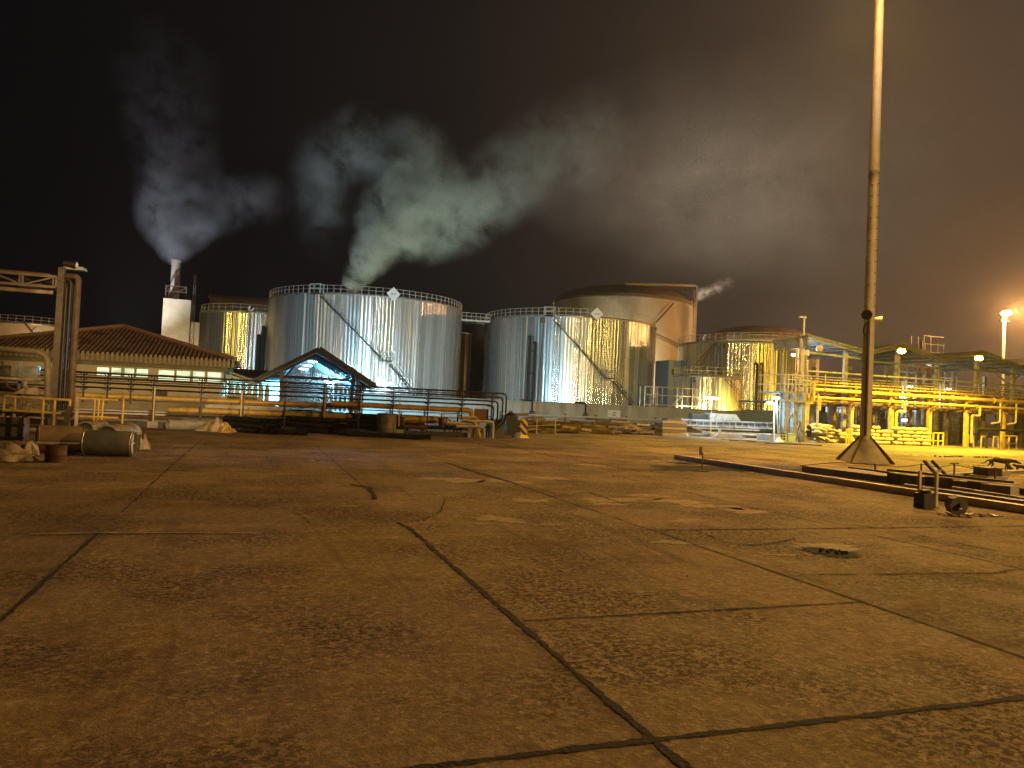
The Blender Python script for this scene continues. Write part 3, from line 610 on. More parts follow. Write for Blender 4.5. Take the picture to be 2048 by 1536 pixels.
# ================================================================== BUND WALL
bw=thing('bund_wall','low pale rendered wall running in front of all the tanks','wall',(30,78,0))
mb=MB(); mb.box(-14,104,78,78.35,0,2.0); mb.build('wall_panel',M['wallconc'],bw,smooth=False)
mb=MB(); mb.box(-14,104,77.93,78.42,2.0,2.08)
for k in range(27): x=-12+k*4.4; mb.box(x-.11,x+.11,77.9,77.998,0,2.0)
mb.build('coping',M['wallconc'],bw,smooth=False)
def wallsign(px0,px1,label,m,marks):
    p=PY(*px0,77.88); q=PY(*px1,77.88); s=thing('wall_sign',label,'sign',((p.x+q.x)/2,77.86,q.z))
    o=MB().box(p.x,q.x,77.8,77.88,q.z,p.z).build('board',m,s,smooth=False)
    if marks:
        mk=MB(); cx=(p.x+q.x)/2; w=(q.x-p.x); h_=p.z-q.z
        for zq in (.62,.34):
            for k in range(4): mk.box(cx-w*.12+k*w*.065,cx-w*.12+k*w*.065+w*.045,77.79,77.797,q.z+h_*zq,q.z+h_*(zq+.16))
        mk.build('lettering',M['steel_dark'],s,smooth=False)
wallsign((1215,820),(1240,837),'white sign with two small dark lines of lettering on the bund wall',M['white'],True)
wallsign((1072,821),(1098,831),'plain pale board low on the bund wall left of the lettered sign',M['steel_grey'],False)
wallsign((1506,828),(1523,841),'yellowish board on the bund wall near the steel tower',M['yellow'],False)
# pipes along the wall foot
fp=thing('wall_foot_pipe','long pale pipe run along the foot of the bund wall','pipe',(40,74,0))
mb=MB(); mb.path([(24,74,.62),(75,74,.62)],.10,8); mb.path([(24,74.5,.32),(75,74.5,.32)],.12,8); mb.build('pipe_run',M['rail'],fp)
mb=MB(); [mb.bar((24+k*3.6,74.2,0),(24+k*3.6,74.2,.9),.14) for k in range(15)]; mb.build('pipe_stand',M['steel_brown'],fp)
for i,x in enumerate((1065,1172)):
    p=PY(x,806,77.6); hp=thing('hanging_hose',['black hose hooked over the wall above the hazard board','black hose hooked over the wall below the diagonal stair foot'][i],'hose',(p.x,77.6,1))
    MB().path([(p.x-1.2,78,2.15),(p.x,77.6,2.15),(p.x,77.6,.9)],.09,6,bend=.2).build('hose_line',M['black_rub'],hp); MB().lathe([(0,.0),(.28,.15),(.3,.5),(.12,.7),(0,.72)],(p.x,77.6,.4),12).build('hose_nozzle',M['steel_brown'],hp)
# scaffold between D and G
sf=thing('scaffold_frame','thin tube scaffold between the half-gold tank and the lowest tank','scaffold',(52,84,0))
mb=MB(); xs=[PY(x,780,83).x for x in (1290,1312,1325,1365,1385,1405)]
for x in xs: mb.bar((x,83,0),(x,83,5.4 if x>xs[2] else 4.6),.09); mb.bar((x,84.2,0),(x,84.2,4.6),.08)
for zq in (1.2,2.4,3.6,4.6): mb.bar((xs[0],83,zq),(xs[-1],83,zq),.09)
for k in range(0,5,2): mb.bar((xs[k],83,1.2),(xs[k+1],83,3.6),.08)
mb.build('scaffold_tube',M['steel_grey'],sf)
ob=thing('plant_cabin','dull blue-grey cabin with a dark window between the tanks','cabin',(60,100,0))
p=PY(1338,720,100); q=PY(1356,800,100); MB().box(p.x,q.x+2,100,104,0,p.z).build('cabin_wall',mat('blue_grey_paint',(.20,.25,.32),(.16,.2,.26),.7),ob,smooth=False)
w0=PY(1344,738,99.95); w1=PY(1353,750,99.95); MB().box(w0.x,w1.x,99.9,99.996,w1.z,w0.z).build('window',M['black'],ob,smooth=False)

# ================================================================== TILE ROOF BUILDING (left)
tb=thing('tile_roof_building','single-storey cream building with hipped clay tile roof and lit windows','building',(-9.5,60,0))
YF=52.0; XR=PY(470,740,YF).x; ZE=PY(472,722,YF).z; DEP=15.5; XL=XR-15.5; AX=(XL+XR)/2; AY=YF+DEP/2; AZ=PY(275,657,AY).z
MB().box(XL+.7,XR-.7,YF+.7,YF+DEP-.7,0,ZE-.703).build('wall',M['cream'],tb,smooth=False)
MB().box(XL+.45,XR-.45,YF+.45,YF+DEP-.45,ZE-.70,ZE-.02).build('fascia',M['greenish'],tb,smooth=False)
rf=MB(); apex=V3((AX,AY,AZ)); cs=[V3((XL,YF,ZE)),V3((XR,YF,ZE)),V3((XR,YF+DEP,ZE)),V3((XL,YF+DEP,ZE))]
rf.add(cs+[apex],[(0,1,4),(1,2,4),(2,3,4),(3,0,4),(3,2,1,0)]); roof=rf.build('roof',mat('dark_tile_channel',(.07,.04,.025),(.04,.022,.014),.9,0,3),tb,smooth=False)
# barrel tile rows on the faces, each ends in a rounded lip at the eave
tl=MB()
def rows(a,b,n):
    for k in range(n):
        t=(k+.5)/n; e=a+(b-a)*t; mid=a+(b-a)*.5; s=1-abs(t-.5)*2; inward=(V3((apex.x,apex.y,0))-V3((mid.x,mid.y,0))); hgt=AZ-ZE
        top=V3((e.x+inward.x*s,e.y+inward.y*s,ZE+hgt*s)); d=(top-e)
        if d.length<.3: continue
        e2=e-d.normalized()*.12
        tl.path([e2+V3((0,0,.05)),top+V3((0,0,.05))],.075,6)
rows(cs[0],cs[1],58); rows(cs[1],cs[2],58); rows(cs[3],cs[0],50)
tl.build('tile_rows',M['tile'],roof)
lip=MB()
for k in range(58):
    x=cs[0].x+(cs[1].x-cs[0].x)*(k+.5)/58; lip.box(x-.075,x+.075,YF-.16,YF-.12,ZE-.47,ZE+.08)
lip.build('eave_tile_ends',mat('pale_tile_mortar',(.42,.33,.22),(.32,.24,.16),.85),roof,smooth=False)
rd=MB()
for c_ in cs[:2]+[cs[3]]: rd.path([c_+V3((0,0,.1)),apex+V3((0,0,.12))],.16,6)
rd.build('ridge_tiles',mat('ridge_tile',(.36,.22,.13),(.25,.15,.09),.8),roof)
WX=[(193,219),(222,243),(248,269),(272,297),(316,349),(352,381),(385,410),(414,443)]
ty=YF+.66
for i,(x0,x1) in enumerate(WX):
    dy=(x0+x1)/2; y0=734+ (dy-205)*.045; y1=y0+ (20 if i<4 else 22)
    p=PY(x0+1.5,y0,ty); q=PY(x1-1.5,y1-1,ty)
    w_=MB(); t=.06
    w_.box(p.x-t,q.x+t,ty-.03,ty+.02,p.z,p.z+t); w_.box(p.x-t,q.x+t,ty-.03,ty+.02,q.z-t,q.z); w_.box(p.x-t,p.x,ty-.03,ty+.02,q.z,p.z); w_.box(q.x,q.x+t,ty-.03,ty+.02,q.z,p.z)
    w_.box(p.x-t,q.x+t,ty-.035,ty-.005,(p.z+q.z)/2-.02,(p.z+q.z)/2+.02); fo=w_.build('window',M['steel_cream'],tb,smooth=False)
    MB().box(p.x+.003,q.x-.003,ty,ty+.03,q.z+.003,p.z-.003).build('pane',M['windowlit'],fo,smooth=False)
# gutter downpipes / corner post
mb=MB(); mb.bar((XR-.75,YF+.5,0),(XR-.75,YF+.5,ZE-.9),.14); mb.bar((XR-.5,YF+.5,0),(XR-.5,YF+.5,ZE-.9),.10); mb.build('downpipe',M['white'],tb)
# cream low shed piece behind roof at right
rs=thing('corrugated_shed','low brown corrugated roof showing between tile building and open shed','shed',(1,66,0))
p=PY(470,742,66); q=PY(540,742,66); 
mb=MB()
n=40
for k in range(n):
    x=p.x-1+(q.x+1.5-p.x+1)*k/n; mb.path([(x,64,2.7),(x,70,p.z+.25)],.09,5)
mb.build('roof_sheet',M['steel_brown'],rs); MB().box(p.x-1,q.x+1.5,66,70,0,2.9).build('wall',M['cream'],rs,smooth=False)
# lean-to canopy left of shed
ln=thing('lean_to_canopy','small pale canopy on posts between tile building and open shed','canopy',(-.5,50,0))
a=PY(460,745,50); b=PY(512,764,50)
MB().quad(a,b,b+V3((0,3,.0)),a+V3((0,3,0)),.08).build('roof',M['sheet'],ln,smooth=False)
mb=MB(); mb.bar(a+V3((0,-.05,-.2)),b+V3((0,-.05,-.2)),.08,.16); 
for k in range(3): t=a+(b-a)*(k/2.); mb.bar((t.x,50.1,0),(t.x,50.1,t.z-.1),.10)
mb.build('post',M['rail'],ln)
# white gas bottles under it
gb=None
for k in range(7):
    x=-1.25+k*.33
    if gb is None:
        mb=MB().lathe([(0,0),(.13,.0),(.14,.05),(.14,1.25),(.09,1.42),(.04,1.46),(.04,1.58),(0,1.58)],(x,47.5,.55),14); gb=prop(mb.build('gas_cylinder',M['white']),'white gas cylinder standing in a row under the small canopy','gas cylinder','white gas cylinders under the canopy'); g0=x
    else:
        c_=gb.copy(); col.objects.link(c_); c_.location=(x-g0,0,0)
MB_=MB().box(-1.6,1.3,47.1,47.9,0,.53); prop(MB_.build('cylinder_plinth',M['concrete'],smooth=False),'low concrete block under the white gas cylinders','plinth')

# ================================================================== OPEN SHED with blue light
sh=thing('open_shed','open gabled shed glowing blue inside behind the pipe rack','shed',(4.1,55,0))
Y0=55.; Y1=70.; A0=PY(637,697,Y0); E0=PY(510,759,Y0); E1=PY(750,772,Y0)
x0,xa,x1=E0.x,A0.x,E1.x; z0,za,z1=E0.z,A0.z,E1.z
mb=MB(); mb.quad((x0,Y0-.35,z0),(xa,Y0-.35,za),(xa,Y1,za),(x0,Y1,z0),-.14); mb.quad((xa,Y0-.35,za),(x1,Y0-.35,z1),(x1,Y1,z1),(xa,Y1,za),-.14)
mb.bar((xa+.02,Y0-.42,za-.02),(x1,Y0-.42,z1-.02),.06,.34); mb.bar((x0,Y0-.42,z0+.03),(xa-.02,Y0-.42,za+.03),.06,.12)
mb.build('roof',M['sheet_dark'],sh,smooth=False)
mb=MB(); mb.quad((x0+.3,Y0+.5,z0+.02),(xa,Y0+.5,za-.16),(xa,Y1-.2,za-.16),(x0+.3,Y1-.2,z0+.02),.03); mb.quad((xa,Y0+.5,za-.16),(x1-.3,Y0+.5,z1+.02),(x1-.3,Y1-.2,z1+.02),(xa,Y1-.2,za-.16),.03)
mb.build('ceiling_lining',M['sheet_blue'],sh,smooth=False)
mb=MB()
for (xe,ze) in ((x0,z0),(x1,z1)): mb.bar((xe,Y0-.06,ze-.12),(xa,Y0-.06,za-.14),.10,.26)
mb.build('gable_rafter',M['tan'],sh)
mb=MB()
for k in range(1,7):
    y=Y0+k*2.2
    for (xe,ze) in ((x0,z0),(x1,z1)): mb.bar((xe,y,ze-.22),(xa,y,za-.32),.08,.18)
    mb.bar((x0+1.2,y,z0+.4),(x1-1.2,y,z1+.4),.07,.12); mb.bar((xa,y,za-.3),(xa,y,z0+.5),.06); mb.bar((x0+2.2,y,z0+.5),(x0+2.8,y,z0+1.3),.06); mb.bar((x1-2.2,y,z0+.5),(x1-2.8,y,z0+1.3),.06)
for t in (.2,.4,.6,.8):
    for (xe,ze) in ((x0,z0),(x1,z1)):
        X_=xe+(xa-xe)*t; Z_=ze+(za-ze)*t-.14; mb.bar((X_,Y0+.5,Z_),(X_,Y1-.2,Z_),.05,.07)
mb.build('roof_truss',M['steel_dark'],sh)
for x,m_ in ((x0+1.75,'tan'),(x1-1.25,'tan'),(x1-1.6,'steel_dark')):
    MB().bar((x,Y0+.1,0),(x,Y0+.1,z0+.75),.22,.22).build('post',M[m_],sh,smooth=False)
for x in (x0+.4,x1-.4):
    for y in (Y0+4,Y0+9,Y1-.5): MB().bar((x,y,0),(x,y,2.5),.18).build('post',M['steel_grey'],sh,smooth=False)
lv=None
lens=MB()
for (px,py) in ((607,738),(615,731),(625,723)):
    p=PY(px,py,Y0+6); lp=MB().lathe([(0,-.10),(.22,-.07),(.30,0),(.22,.07),(0,.09)],(0,0,0),14)
    lp.v=[(v[0]*1.3+p.x,v[1]*1.0+p.y,v[2]*.9+p.z) for v in lp.v]; lp.build('ceiling_lamp',M['lamp_oval'],sh)
point('shed_light',(4.6,64.2,2.2),15000,(.12,.60,1),.35,sh); point('shed_light',(6.4,61.9,3.0),20000,(.14,.60,1),.35,sh)
# maroon corrugated silo-like screen inside
scn=thing('corrugated_screen','maroon corrugated round-topped screen inside the glowing shed','screen',(3.4,62,0))
mb=MB(); xs0,xs1=x0+2.0,x0+6.0
n=34
for k in range(n):
    t=(k+.5)/n; x=xs0+(xs1-xs0)*t; h_=2.35+1.05*math.sqrt(max(0,1-(2*t-1)**2)); mb.path([(x,62,.4),(x,62,h_)],.075,5)
mb.build('sheet',M['redsheet'],scn); MB().box(xs0,xs1,62.08,62.16,0,2.3).build('backing',M['sheet_dark'],scn,smooth=False)
# white louvre rack
lr=thing('white_louvre_rack','rack of white upright tubes lit blue at the right of the shed','rack',(6,58,0))
for r_ in range(3):
    for k in range(8):
        x=x0+5.0+k*.34; MB().path([(x,57,.5+r_*.62),(x,57,1.0+r_*.62)],.09,8).build('tube',M['white'],lr)
mb=MB()
for r_ in range(4): mb.box(x0+4.8,x0+7.7,57.12,57.3,.38+r_*.62,.45+r_*.62)
for x in (x0+4.82,x0+7.65): mb.box(x-.05,x+.05,57.1,57.3,0,2.4)
mb.build('rack_frame',M['steel_dark'],lr,smooth=False)
# blue slanting sheets stacked under the roof right side
ss=thing('sheet_stack','slanting pale sheets stored under the shed roof on the right','sheet stack',(6.4,57,2.5))
a=PY(642,765,56.6); b=PY(702,752,56.6)
for k in range(4): MB().bar(a+V3((0,k*.5,k*.16-.05)),b+V3((0,k*.5,k*.16-.05)),.35,.06).build('sheet',M['white'],ss,smooth=False)
mb=MB(); 
for k in range(4): mb.bar((b.x+.15+k*.12,56.5,b.z-.7),(b.x-.05+k*.12,56.5,b.z+.55),.05)
mb.build('bracket',M['tan'],ss)
# flood fluorescent on a stand right of shed
def tube_lamp(p,foot,w,label,power,heads=1,color=COOL):
    t=thing('tube_lamp_stand',label,'lamp',(foot[0],foot[1],0),'fluorescent tube lamps on stands')
    MB().bar((foot[0],foot[1],0),(p.x,foot[1],p.z-.02),.045).build('pole',M['rail'],t,smooth=False)
    MB().box(p.x-w/2,p.x+w/2,p.y-.12,p.y+.12,p.z+.09,p.z+.14).build('reflector',M['steel_grey'],t,smooth=False)
    MB().path([(p.x-w/2+.03,p.y,p.z),(p.x+w/2-.03,p.y,p.z)],.055,8).build('tube',M['lamp_cool'],t)
    l=bpy.data.lights.new('tube_light','AREA'); l.shape='RECTANGLE'; l.size=w; l.size_y=.2; l.energy=power; l.color=color
    o=bpy.data.objects.new('tube_light',l); col.objects.link(o); o.location=(p.x,p.y,p.z-.10); o.parent=t; o.matrix_parent_inverse=Matrix.Translation(-t.location)
    return t
p=PY(770,766,68); tube_lamp(p,(p.x+.2,68.0),1.5,'bright white tube lamp just right of the glowing shed',3200)
p=PY(1424,796,44.5); tube_lamp(p,(p.x,44.5),1.25,'white tube lamp on a stand over the steel stack',300)
p=PY(1556,796,43); tube_lamp(p,(p.x+.3,43.2),.9,'short tube lamp bracketed at the foot of the steel tower',350)

# ================================================================== LEFT PIPE RACK
pr=thing('pipe_rack','low rack of long dark and yellow pipes crossing the left half','pipe rack',(2,33.5,0))
YR=33.5; XA=PY(150,760,YR).x
tops=[(2.07,11.10,.026),(1.88,10.93,.026),(1.69,10.70,.026),(1.50,10.50,.024)]
for z,xe,r_ in tops:
    MB().path([(XA-3,YR,z),(xe,YR,z),(xe,YR,.80),(xe-.6,YR-.1,.25)],r_*1.5,8,bend=.22).build('small_pipe',M['steel_dark'],pr)
for z,r_ in ((1.98,.016),(1.79,.016)): MB().path([(XA-3,YR+.5,z),(10.3,YR+.5,z)],r_*1.4,6).build('small_pipe',M['steel_brown'],pr)
MB().path([(XA-4,YR+.6,1.17),(4.5,YR+.6,1.17)],.105,12).flanges(-5,4,YR+.6,1.17,.105,2.9).build('large_pipe',M['yellow'],pr)
MB().path([(3.2,YR+.25,1.27),(8.2,YR+.25,1.22),(9.55,YR+.25,1.22),(9.55,YR+.25,.62)],.12,12,bend=.25).build('large_pipe',M['yellow'],pr)
MB().path([(-3.3,YR+.9,.72),(5.3,YR+.9,.72)],.13,12).flanges(-2.5,5,YR+.9,.72,.13,2.3).build('large_pipe',M['yellow'],pr)
MB().path([(5.8,YR+.7,.74),(8.5,YR+.7,.70)],.17,12).build('large_pipe',M['yellow'],pr)
MB().path([(XA-3,YR+.7,.38),(9.5,YR+.7,.36)],.09,8).build('large_pipe',M['steel_brown'],pr)
bmm=MB(); bmm.box(XA-3,9.4,YR+.3,YR+.42,1.02,1.06); bmm.box(XA-3,5.4,YR+.5,YR+.62,.53,.58); bmm.box(XA-2,9.2,YR-.25,YR+.25,.0,.20); bmm.build('bearers_and_shade_strip',M['steel_dark'],pr,smooth=False)  # two bearers, plus a dark ground box standing in for shade under the rack
px_=[PY(x,800,YR).x for x in (165,213,260,306,402,487,571,647,720,787,857,925,985)]
for i,x in enumerate(px_):
    mb=MB(); mb.bar((x,YR+.06,0 if i>=3 else .9),(x,YR+.06,2.07),.055,.055)
    mb.bar((x,YR,1.44),(x,YR+.75,1.44),.04); 
    for z in (2.07,1.88,1.69,1.50):
        for s in (-1,1): mb.bar((x,YR+.02,z-.13),(x+s*.14,YR+.02,z-.02),.03)
    if i>=3: mb.bar((x,YR+.7,0),(x,YR+.7,1.3),.06); mb.bar((x,YR,.98),(x,YR+.8,.98),.05)
    mb.build('post',M['steel_dark'],pr,smooth=False)
for x,y in ((306,848),(480,858),(797,862),(648,852)):
    g_=G(x,y); yy=max(31,min(YR-.3,g_.y)); X_=PY(x,y,yy).x
    f_=MB(); f_.prism([(X_-.19,yy-.18),(X_+.19,yy-.18),(X_+.17,yy+.18),(X_-.17,yy+.18)],0,.26); fo=thing('post_footing','placeholder','footing',(X_,yy,0))
    f_.build('block',M['concrete'],fo,smooth=False); MB().bar((X_,yy,.2),(X_,yy,1.62),.055).build('stub_post',M['yellow'],fo,smooth=False); 
    fo['label']={306:'concrete block with thin post near the two grey pipes',480:'concrete block with thin post left of the first dark bundle',797:'concrete block with thin post at the right end of the long dark bundle',648:'concrete block with thin post between two dark pipe bundles'}[x]
# white pipe hoops at right end
hoops=thing('ground_pipe_hoops','cluster of cream pipes bending down into the ground at the rack end','pipes',(9.6,33,0))
for (xa_,z_,xb,dy) in ((8.2,.62,9.25,-.4),(8.9,.72,9.55,-.2),(9.3,.75,10.35,-.5),(8.6,.5,9.9,-.6),(8.9,.9,9.8,.1)):
    MB().path([(xa_,YR+dy,z_),(xb,YR+dy,z_),(xb,YR+dy,-.02)],.07,10,bend=.2).build('pipe',M['steel_cream'],hoops)
MB().path([(9.1,YR-.45,.78),(9.5,YR-.5,.7),(9.75,YR-.55,.02)],.075,10).build('pipe',M['yellow'],hoops)
rbx=MB().box(9.7,10.35,YR+.35,YR+.42,.72,1.30); prop(rbx.build('rusty_plate',M['rust'],smooth=False),'rusty brown plate standing behind the cream pipe bends','plate')
# valves
for i,x in enumerate((770,800,880)):
    p=PY(x,835,YR+.2); v=thing('valve',['black gate valve on the yellow pipe beside the grey drum','black gate valve right of the grey drum','black gate valve near the cream pipe bends'][i],'valve',(p.x,YR+.2,.6))
    MB().lathe([(0,0),(.16,0),(.16,.06),(.09,.10),(.12,.26),(.10,.34),(.16,.36),(.16,.42),(.03,.44),(.03,.62),(0,.62)],(p.x,YR-.05,.38),14).build('valve_body',M['black'],v)
    MB().lathe([(.15,.60),(.17,.61),(.15,.62),(.13,.61),(.15,.60)],(p.x,YR-.05,.38),16).build('handwheel',M['black'],v)
# big grey drum behind footing
p=PY(765,855,33.0); d_=thing('steel_drum','grey open drum standing by the black valves','drum',(p.x,32.9,0))
MB().lathe([(0,.22),(.42,.22),(.42,.50),(.435,.51),(.42,.53),(.42,.80),(.435,.81),(.42,.83),(.42,1.10),(.44,1.11),(.42,1.12),(.38,1.11),(.38,.5)],(p.x+.15,32.9,-.18),28).build('drum_shell',M['shellgrey'],d_)
# tin roofed small pump box
p=PY(605,815,34.9); pb=thing('pump_cover','small dark pump under a flat cover behind the pipes','pump',(p.x,34.9,0))
MB().box(p.x-.5,p.x+.5,34.6,35.2,.86,.92).build('cover',M['steel_brown'],pb,smooth=False); MB().path([(p.x-.35,34.9,.5),(p.x+.3,34.9,.5)],.17,14).build('motor',M['steel_dark'],pb); MB().box(p.x-.4,p.x+.4,34.7,35.1,0,.33).build('base',M['steel_dark'],pb,smooth=False)
MB().box(p.x-.42,p.x-.38,34.7,35.1,.33,.86).build('leg',M['steel_dark'],pb,smooth=False); MB().box(p.x+.38,p.x+.42,34.7,35.1,.33,.86).build('leg',M['steel_dark'],pb,smooth=False)
# clutter of small machinery behind the rack
for i,(x,w) in enumerate(((520,.5),(560,.35),(680,.45),(700,.3),(830,.5),(900,.35))):
    p=PY(x,840,36.5+i*.3); y=36.5+i*.3; t=thing('pipe_manifold',['low dark manifold behind the first bundle','short stub manifold left of the pump cover','manifold with stubs right of the pump cover','thin manifold behind the long bundle','wide manifold behind the grey drum','manifold near the rusty plate'][i],'manifold',(p.x,y,0))
    MB().path([(p.x-w,y,.35),(p.x+w,y,.35)],.09,10).build('header',M['steel_dark'],t)
    for k in range(3): xx=p.x-w*.7+k*w*.7; MB().path([(xx,y,.0),(xx,y,.62)],.05,8).build('stub',M['steel_grey'] if k%2 else M['steel_dark'],t); 
    MB().lathe([(.0,.62),(.10,.62),(.10,.67),(0,.67)],(p.x,y,0),12).build('flange',M['steel_brown'],t)
# parked white car behind rack
vn=thing('parked_car','cream car mostly hidden behind the rack pipes','car',(0,44,0))
x0_,x1_=-2.4,1.5
mb=MB(); prof=[(x0_,.35),(x0_,.8),(x0_+.5,.92),(x0_+1.0,1.42),(x0_+2.5,1.45),(x0_+3.1,.98),(x1_,.85),(x1_,.35)]
n=len(prof); vs=[(x,43.2,z) for x,z in prof]+[(x,44.8,z) for x,z in prof]
mb.add(vs,[tuple(range(n)),tuple(range(2*n-1,n-1,-1))]+[(i,n+i,n+(i+1)%n,(i+1)%n) for i in range(n)]); mb.build('body',M['white'],vn,smooth=False)
for a_,b_ in ((1.05,1.7),(1.78,2.6)): MB().box(x0_+a_,x0_+b_,43.17,43.197,.98,1.34).build('window',mat('car_glass',(.2,.22,.2),(.15,.16,.15),.1),vn,smooth=False)
for x in (x0_+.75,x1_-.75): MB().path([(x,43.1,.33),(x,43.35,.33)],.33,20).build('wheel',M['black_rub'],vn)
MB().box(x1_-.02,x1_+.02,43.4,43.6,.6,.72).build('headlight',M['white'],vn,smooth=False)
# low white wall at back of rack
lw=thing('low_rendered_wall','low pale wall behind the left pipe rack','wall',(-2,38,0)); MB().box(-14,7.5,38,38.2,0,.52).build('wall_face',M['white'],lw,smooth=False); MB().box(-14,7.5,37.95,38.25,.523,.60).build('coping',M['concrete'],lw,smooth=False)
# conduit boxes on tile building wall
cb=thing('wall_cabinet','dark cabinet with a small door on the cream wall under the windows','cabinet',(-6.2,51,0)); 
p=PY(322,800,52.3); MB().box(p.x-.5,p.x+.3,52.4,52.68,.9,1.5).build('cabinet_body',M['steel_brown'],cb,smooth=False); MB().box(p.x-.42,p.x+.22,52.38,52.397,.98,1.42).build('door',M['black'],cb,smooth=False)

# ================================================================== LEFT PIPE TOWER with truss
pt=thing('pipe_tower','tall post with bundled riser pipes and a floodlight at the left','pipe tower',(-6.3,30,0))
YT=30.; 
def T(x,y): return PY(x,y,YT)
a=T(131,536); MB().bar((a.x-.10,YT,0),(a.x-.10,YT,a.z),.20,.20).build('post',mat('dull_brown_steel',(.12,.10,.072),(.07,.055,.038),.6,.1,4),pt,smooth=False)
for (xx,yy,rr) in ((132,566,.055),(141,558,.06),(156,552,.10),(149,568,.05)):
    p=T(xx,yy); MB().path([(a.x-2.6 if rr<.09 else a.x,YT+.25,p.z),(p.x,YT+.12,p.z),(p.x,YT+.12,.7)],rr,10,bend=.18).build('riser_pipe',M['steel_brown'] if rr>.06 else M['steel_dark'],pt)
MB().box(a.x-.05,a.x+.62,YT-.1,YT+.3,a.z-.04,a.z+.03).build('bracket',M['steel_grey'],pt,smooth=False)
p=T(151,531); MB().lathe([(0,-.10),(.11,-.10),(.13,.08),(0,.1)],(0,0,0),16)
hd=MB(); hd.path([(p.x-.35,YT-.05,p.z+.03),(p.x+.05,YT-.12,p.z)],.11,14,r1=.14); hd.build('floodlight_head',M['steel_dark'],pt)
MB().path([(p.x+.052,YT-.122,p.z),(p.x+.06,YT-.125,p.z)],.10,14).build('lens',M['white'],pt)
MB().box(p.x+.05,p.x+.28,YT-.2,YT+.1,p.z-.1,p.z-.06).build('lamp_bracket',M['steel_grey'],pt,smooth=False)
mb=MB()
tr=thing('pipe_bridge','welded lattice bridge carrying pipes off the left edge','pipe bridge',(-8.5,30,4.5))
zt,zb=T(60,551).z,T(60,572).z; xr_=a.x-.2; xl_=xr_-5.5
for y in (YT-.25,YT+.35):
    mb.bar((xl_,y,zt),(xr_,y,zt),.09); mb.bar((xl_,y,zb),(xr_,y,zb),.09)
    k=0; x=xr_
    while x>xl_: 
        mb.bar((x,y,zb),(x,y,zt),.06); mb.bar((x-.09,y,zb),(x-.09,y,zt),.05)
        mb.bar((x,y,zb) if k%2 else (x,y,zt),(x-1.0,y,zt) if k%2 else (x-1.0,y,zb),.05); x-=1.0; k+=1
mb.build('lattice',mat('dull_brown_steel',(.20,.165,.12),(.12,.095,.065),.6,.1,4),tr,smooth=False)
MB().path([(xl_,YT+.05,zb-.16),(xr_-.15,YT+.05,zb-.16)],.07,8).build('pipe',M['steel_cream'],tr); MB().path([(xl_,YT+.1,zt+.1),(xr_-.3,YT+.1,zt+.1)],.05,8).build('pipe',M['steel_brown'],tr)
# left clutter: big elbow pipe, machine, guard rails
be=thing('cream_pipe_elbow','thick cream pipe bending down beside the pipe tower','pipe',(-6.6,30,0))
EL_=mat('dull_cream_pipe',(.22,.18,.12),(.14,.115,.075),.55,0,4,.1); p0=T(-40,700); p1=T(100,706); p2=T(108,800)
MB().path([(p0.x,YT-.3,p1.z+.05),(p1.x,YT-.3,p1.z),(p1.x+.08,YT-.3,.9)],.105,12,bend=.4).build('pipe',EL_,be)
mc=thing('pump_skid','grey pump skid crowded with pipes at the left edge','pump skid',(-7.6,30.5,0))
mb=MB()
mb.box(-8.6,-6.6,30.4,31.3,1.52,1.60); mb.box(-8.6,-6.6,30.4,31.3,1.02,1.16)
for x in (-8.5,-7.7,-6.75): mb.box(x-.05,x+.05,30.4,30.5,0,2.3)
mb.box(-8.0,-7.2,30.5,30.9,1.75,2.15); mb.build('skid_frame',M['steel_grey'],mc,smooth=False)
MB().path([(-8.6,30.8,1.85),(-7.9,30.8,1.85)],.28,18).build('motor',M['shellgrey'],mc); MB().path([(-8.5,30.6,1.35),(-6.7,30.6,1.30)],.12,12).build('pipe',M['steel_dark'],mc); MB().path([(-8.4,30.2,1.68),(-7.0,30.2,1.66)],.05,8).build('pipe',M['steel_cream'],mc)
MB().path([(-7.5,30.3,.5),(-7.5,30.3,1.6)],.06,8).build('pipe',M['steel_cream'],mc)
MB().path([(-8.2,30.2,2.25),(-8.0,30.2,1.3),(-7.0,30.2,1.25)],.04,8,bend=.3).build('pipe',M['steel_brown'],mc)
tp=thing('tarpaulin_sheet','folded dusty tarpaulin hung over the pump skid','tarpaulin',(-7.2,30,.9))
def cloth(cx,cy,z0,w,d,h,seed,n=16,spiky=.5):
    r_=random.Random(seed); bumps=[(r_.uniform(-.8,.8),r_.uniform(-.8,.8),r_.uniform(.25,.6),r_.uniform(.4,1)) for _ in range(7)]
    vs=[];fs=[]
    for i in range(n+1):
        for j in range(n+1):
            u=2*i/n-1; v=2*j/n-1; rr=math.hypot(u,v); s=max(0,1-rr**2.2)
            hh=sum(b_[3]*math.exp(-((u-b_[0])**2+(v-b_[1])**2)/b_[2]**2*3) for b_ in bumps)
            k=max(abs(u),abs(v))/max(rr,1e-6) if rr>0 else 1
            vs.append((cx+u*k*w/2*(1+.15*math.sin(5*v+seed)),cy+v*k*d/2*(1+.15*math.sin(4*u+seed)),z0+.01+h*s**.6*(.45+.45*hh+spiky*.25*math.sin(9*u+3*v+seed)*math.cos(7*v-seed))+r_.uniform(0,.02)))
    for i in range(n):
        for j in range(n): q=i*(n+1)+j; fs.append((q,q+n+1,q+n+2,q+1))
    vs.append((cx,cy,z0)); 
    return MB().add(vs,fs)
cloth(-7.15,30.0,1.15,1.1,.6,.35,3).build('sheet',M['tarp'],tp,smooth=True,sharp=80)
tp2=prop(cloth(-7.15,29.2,.55,1.25,.8,.42,5).build('covered_heap',M['poly'],sharp=80),'lumpy heap under a pale dusty cover behind the yellow guard rail','covered heap')
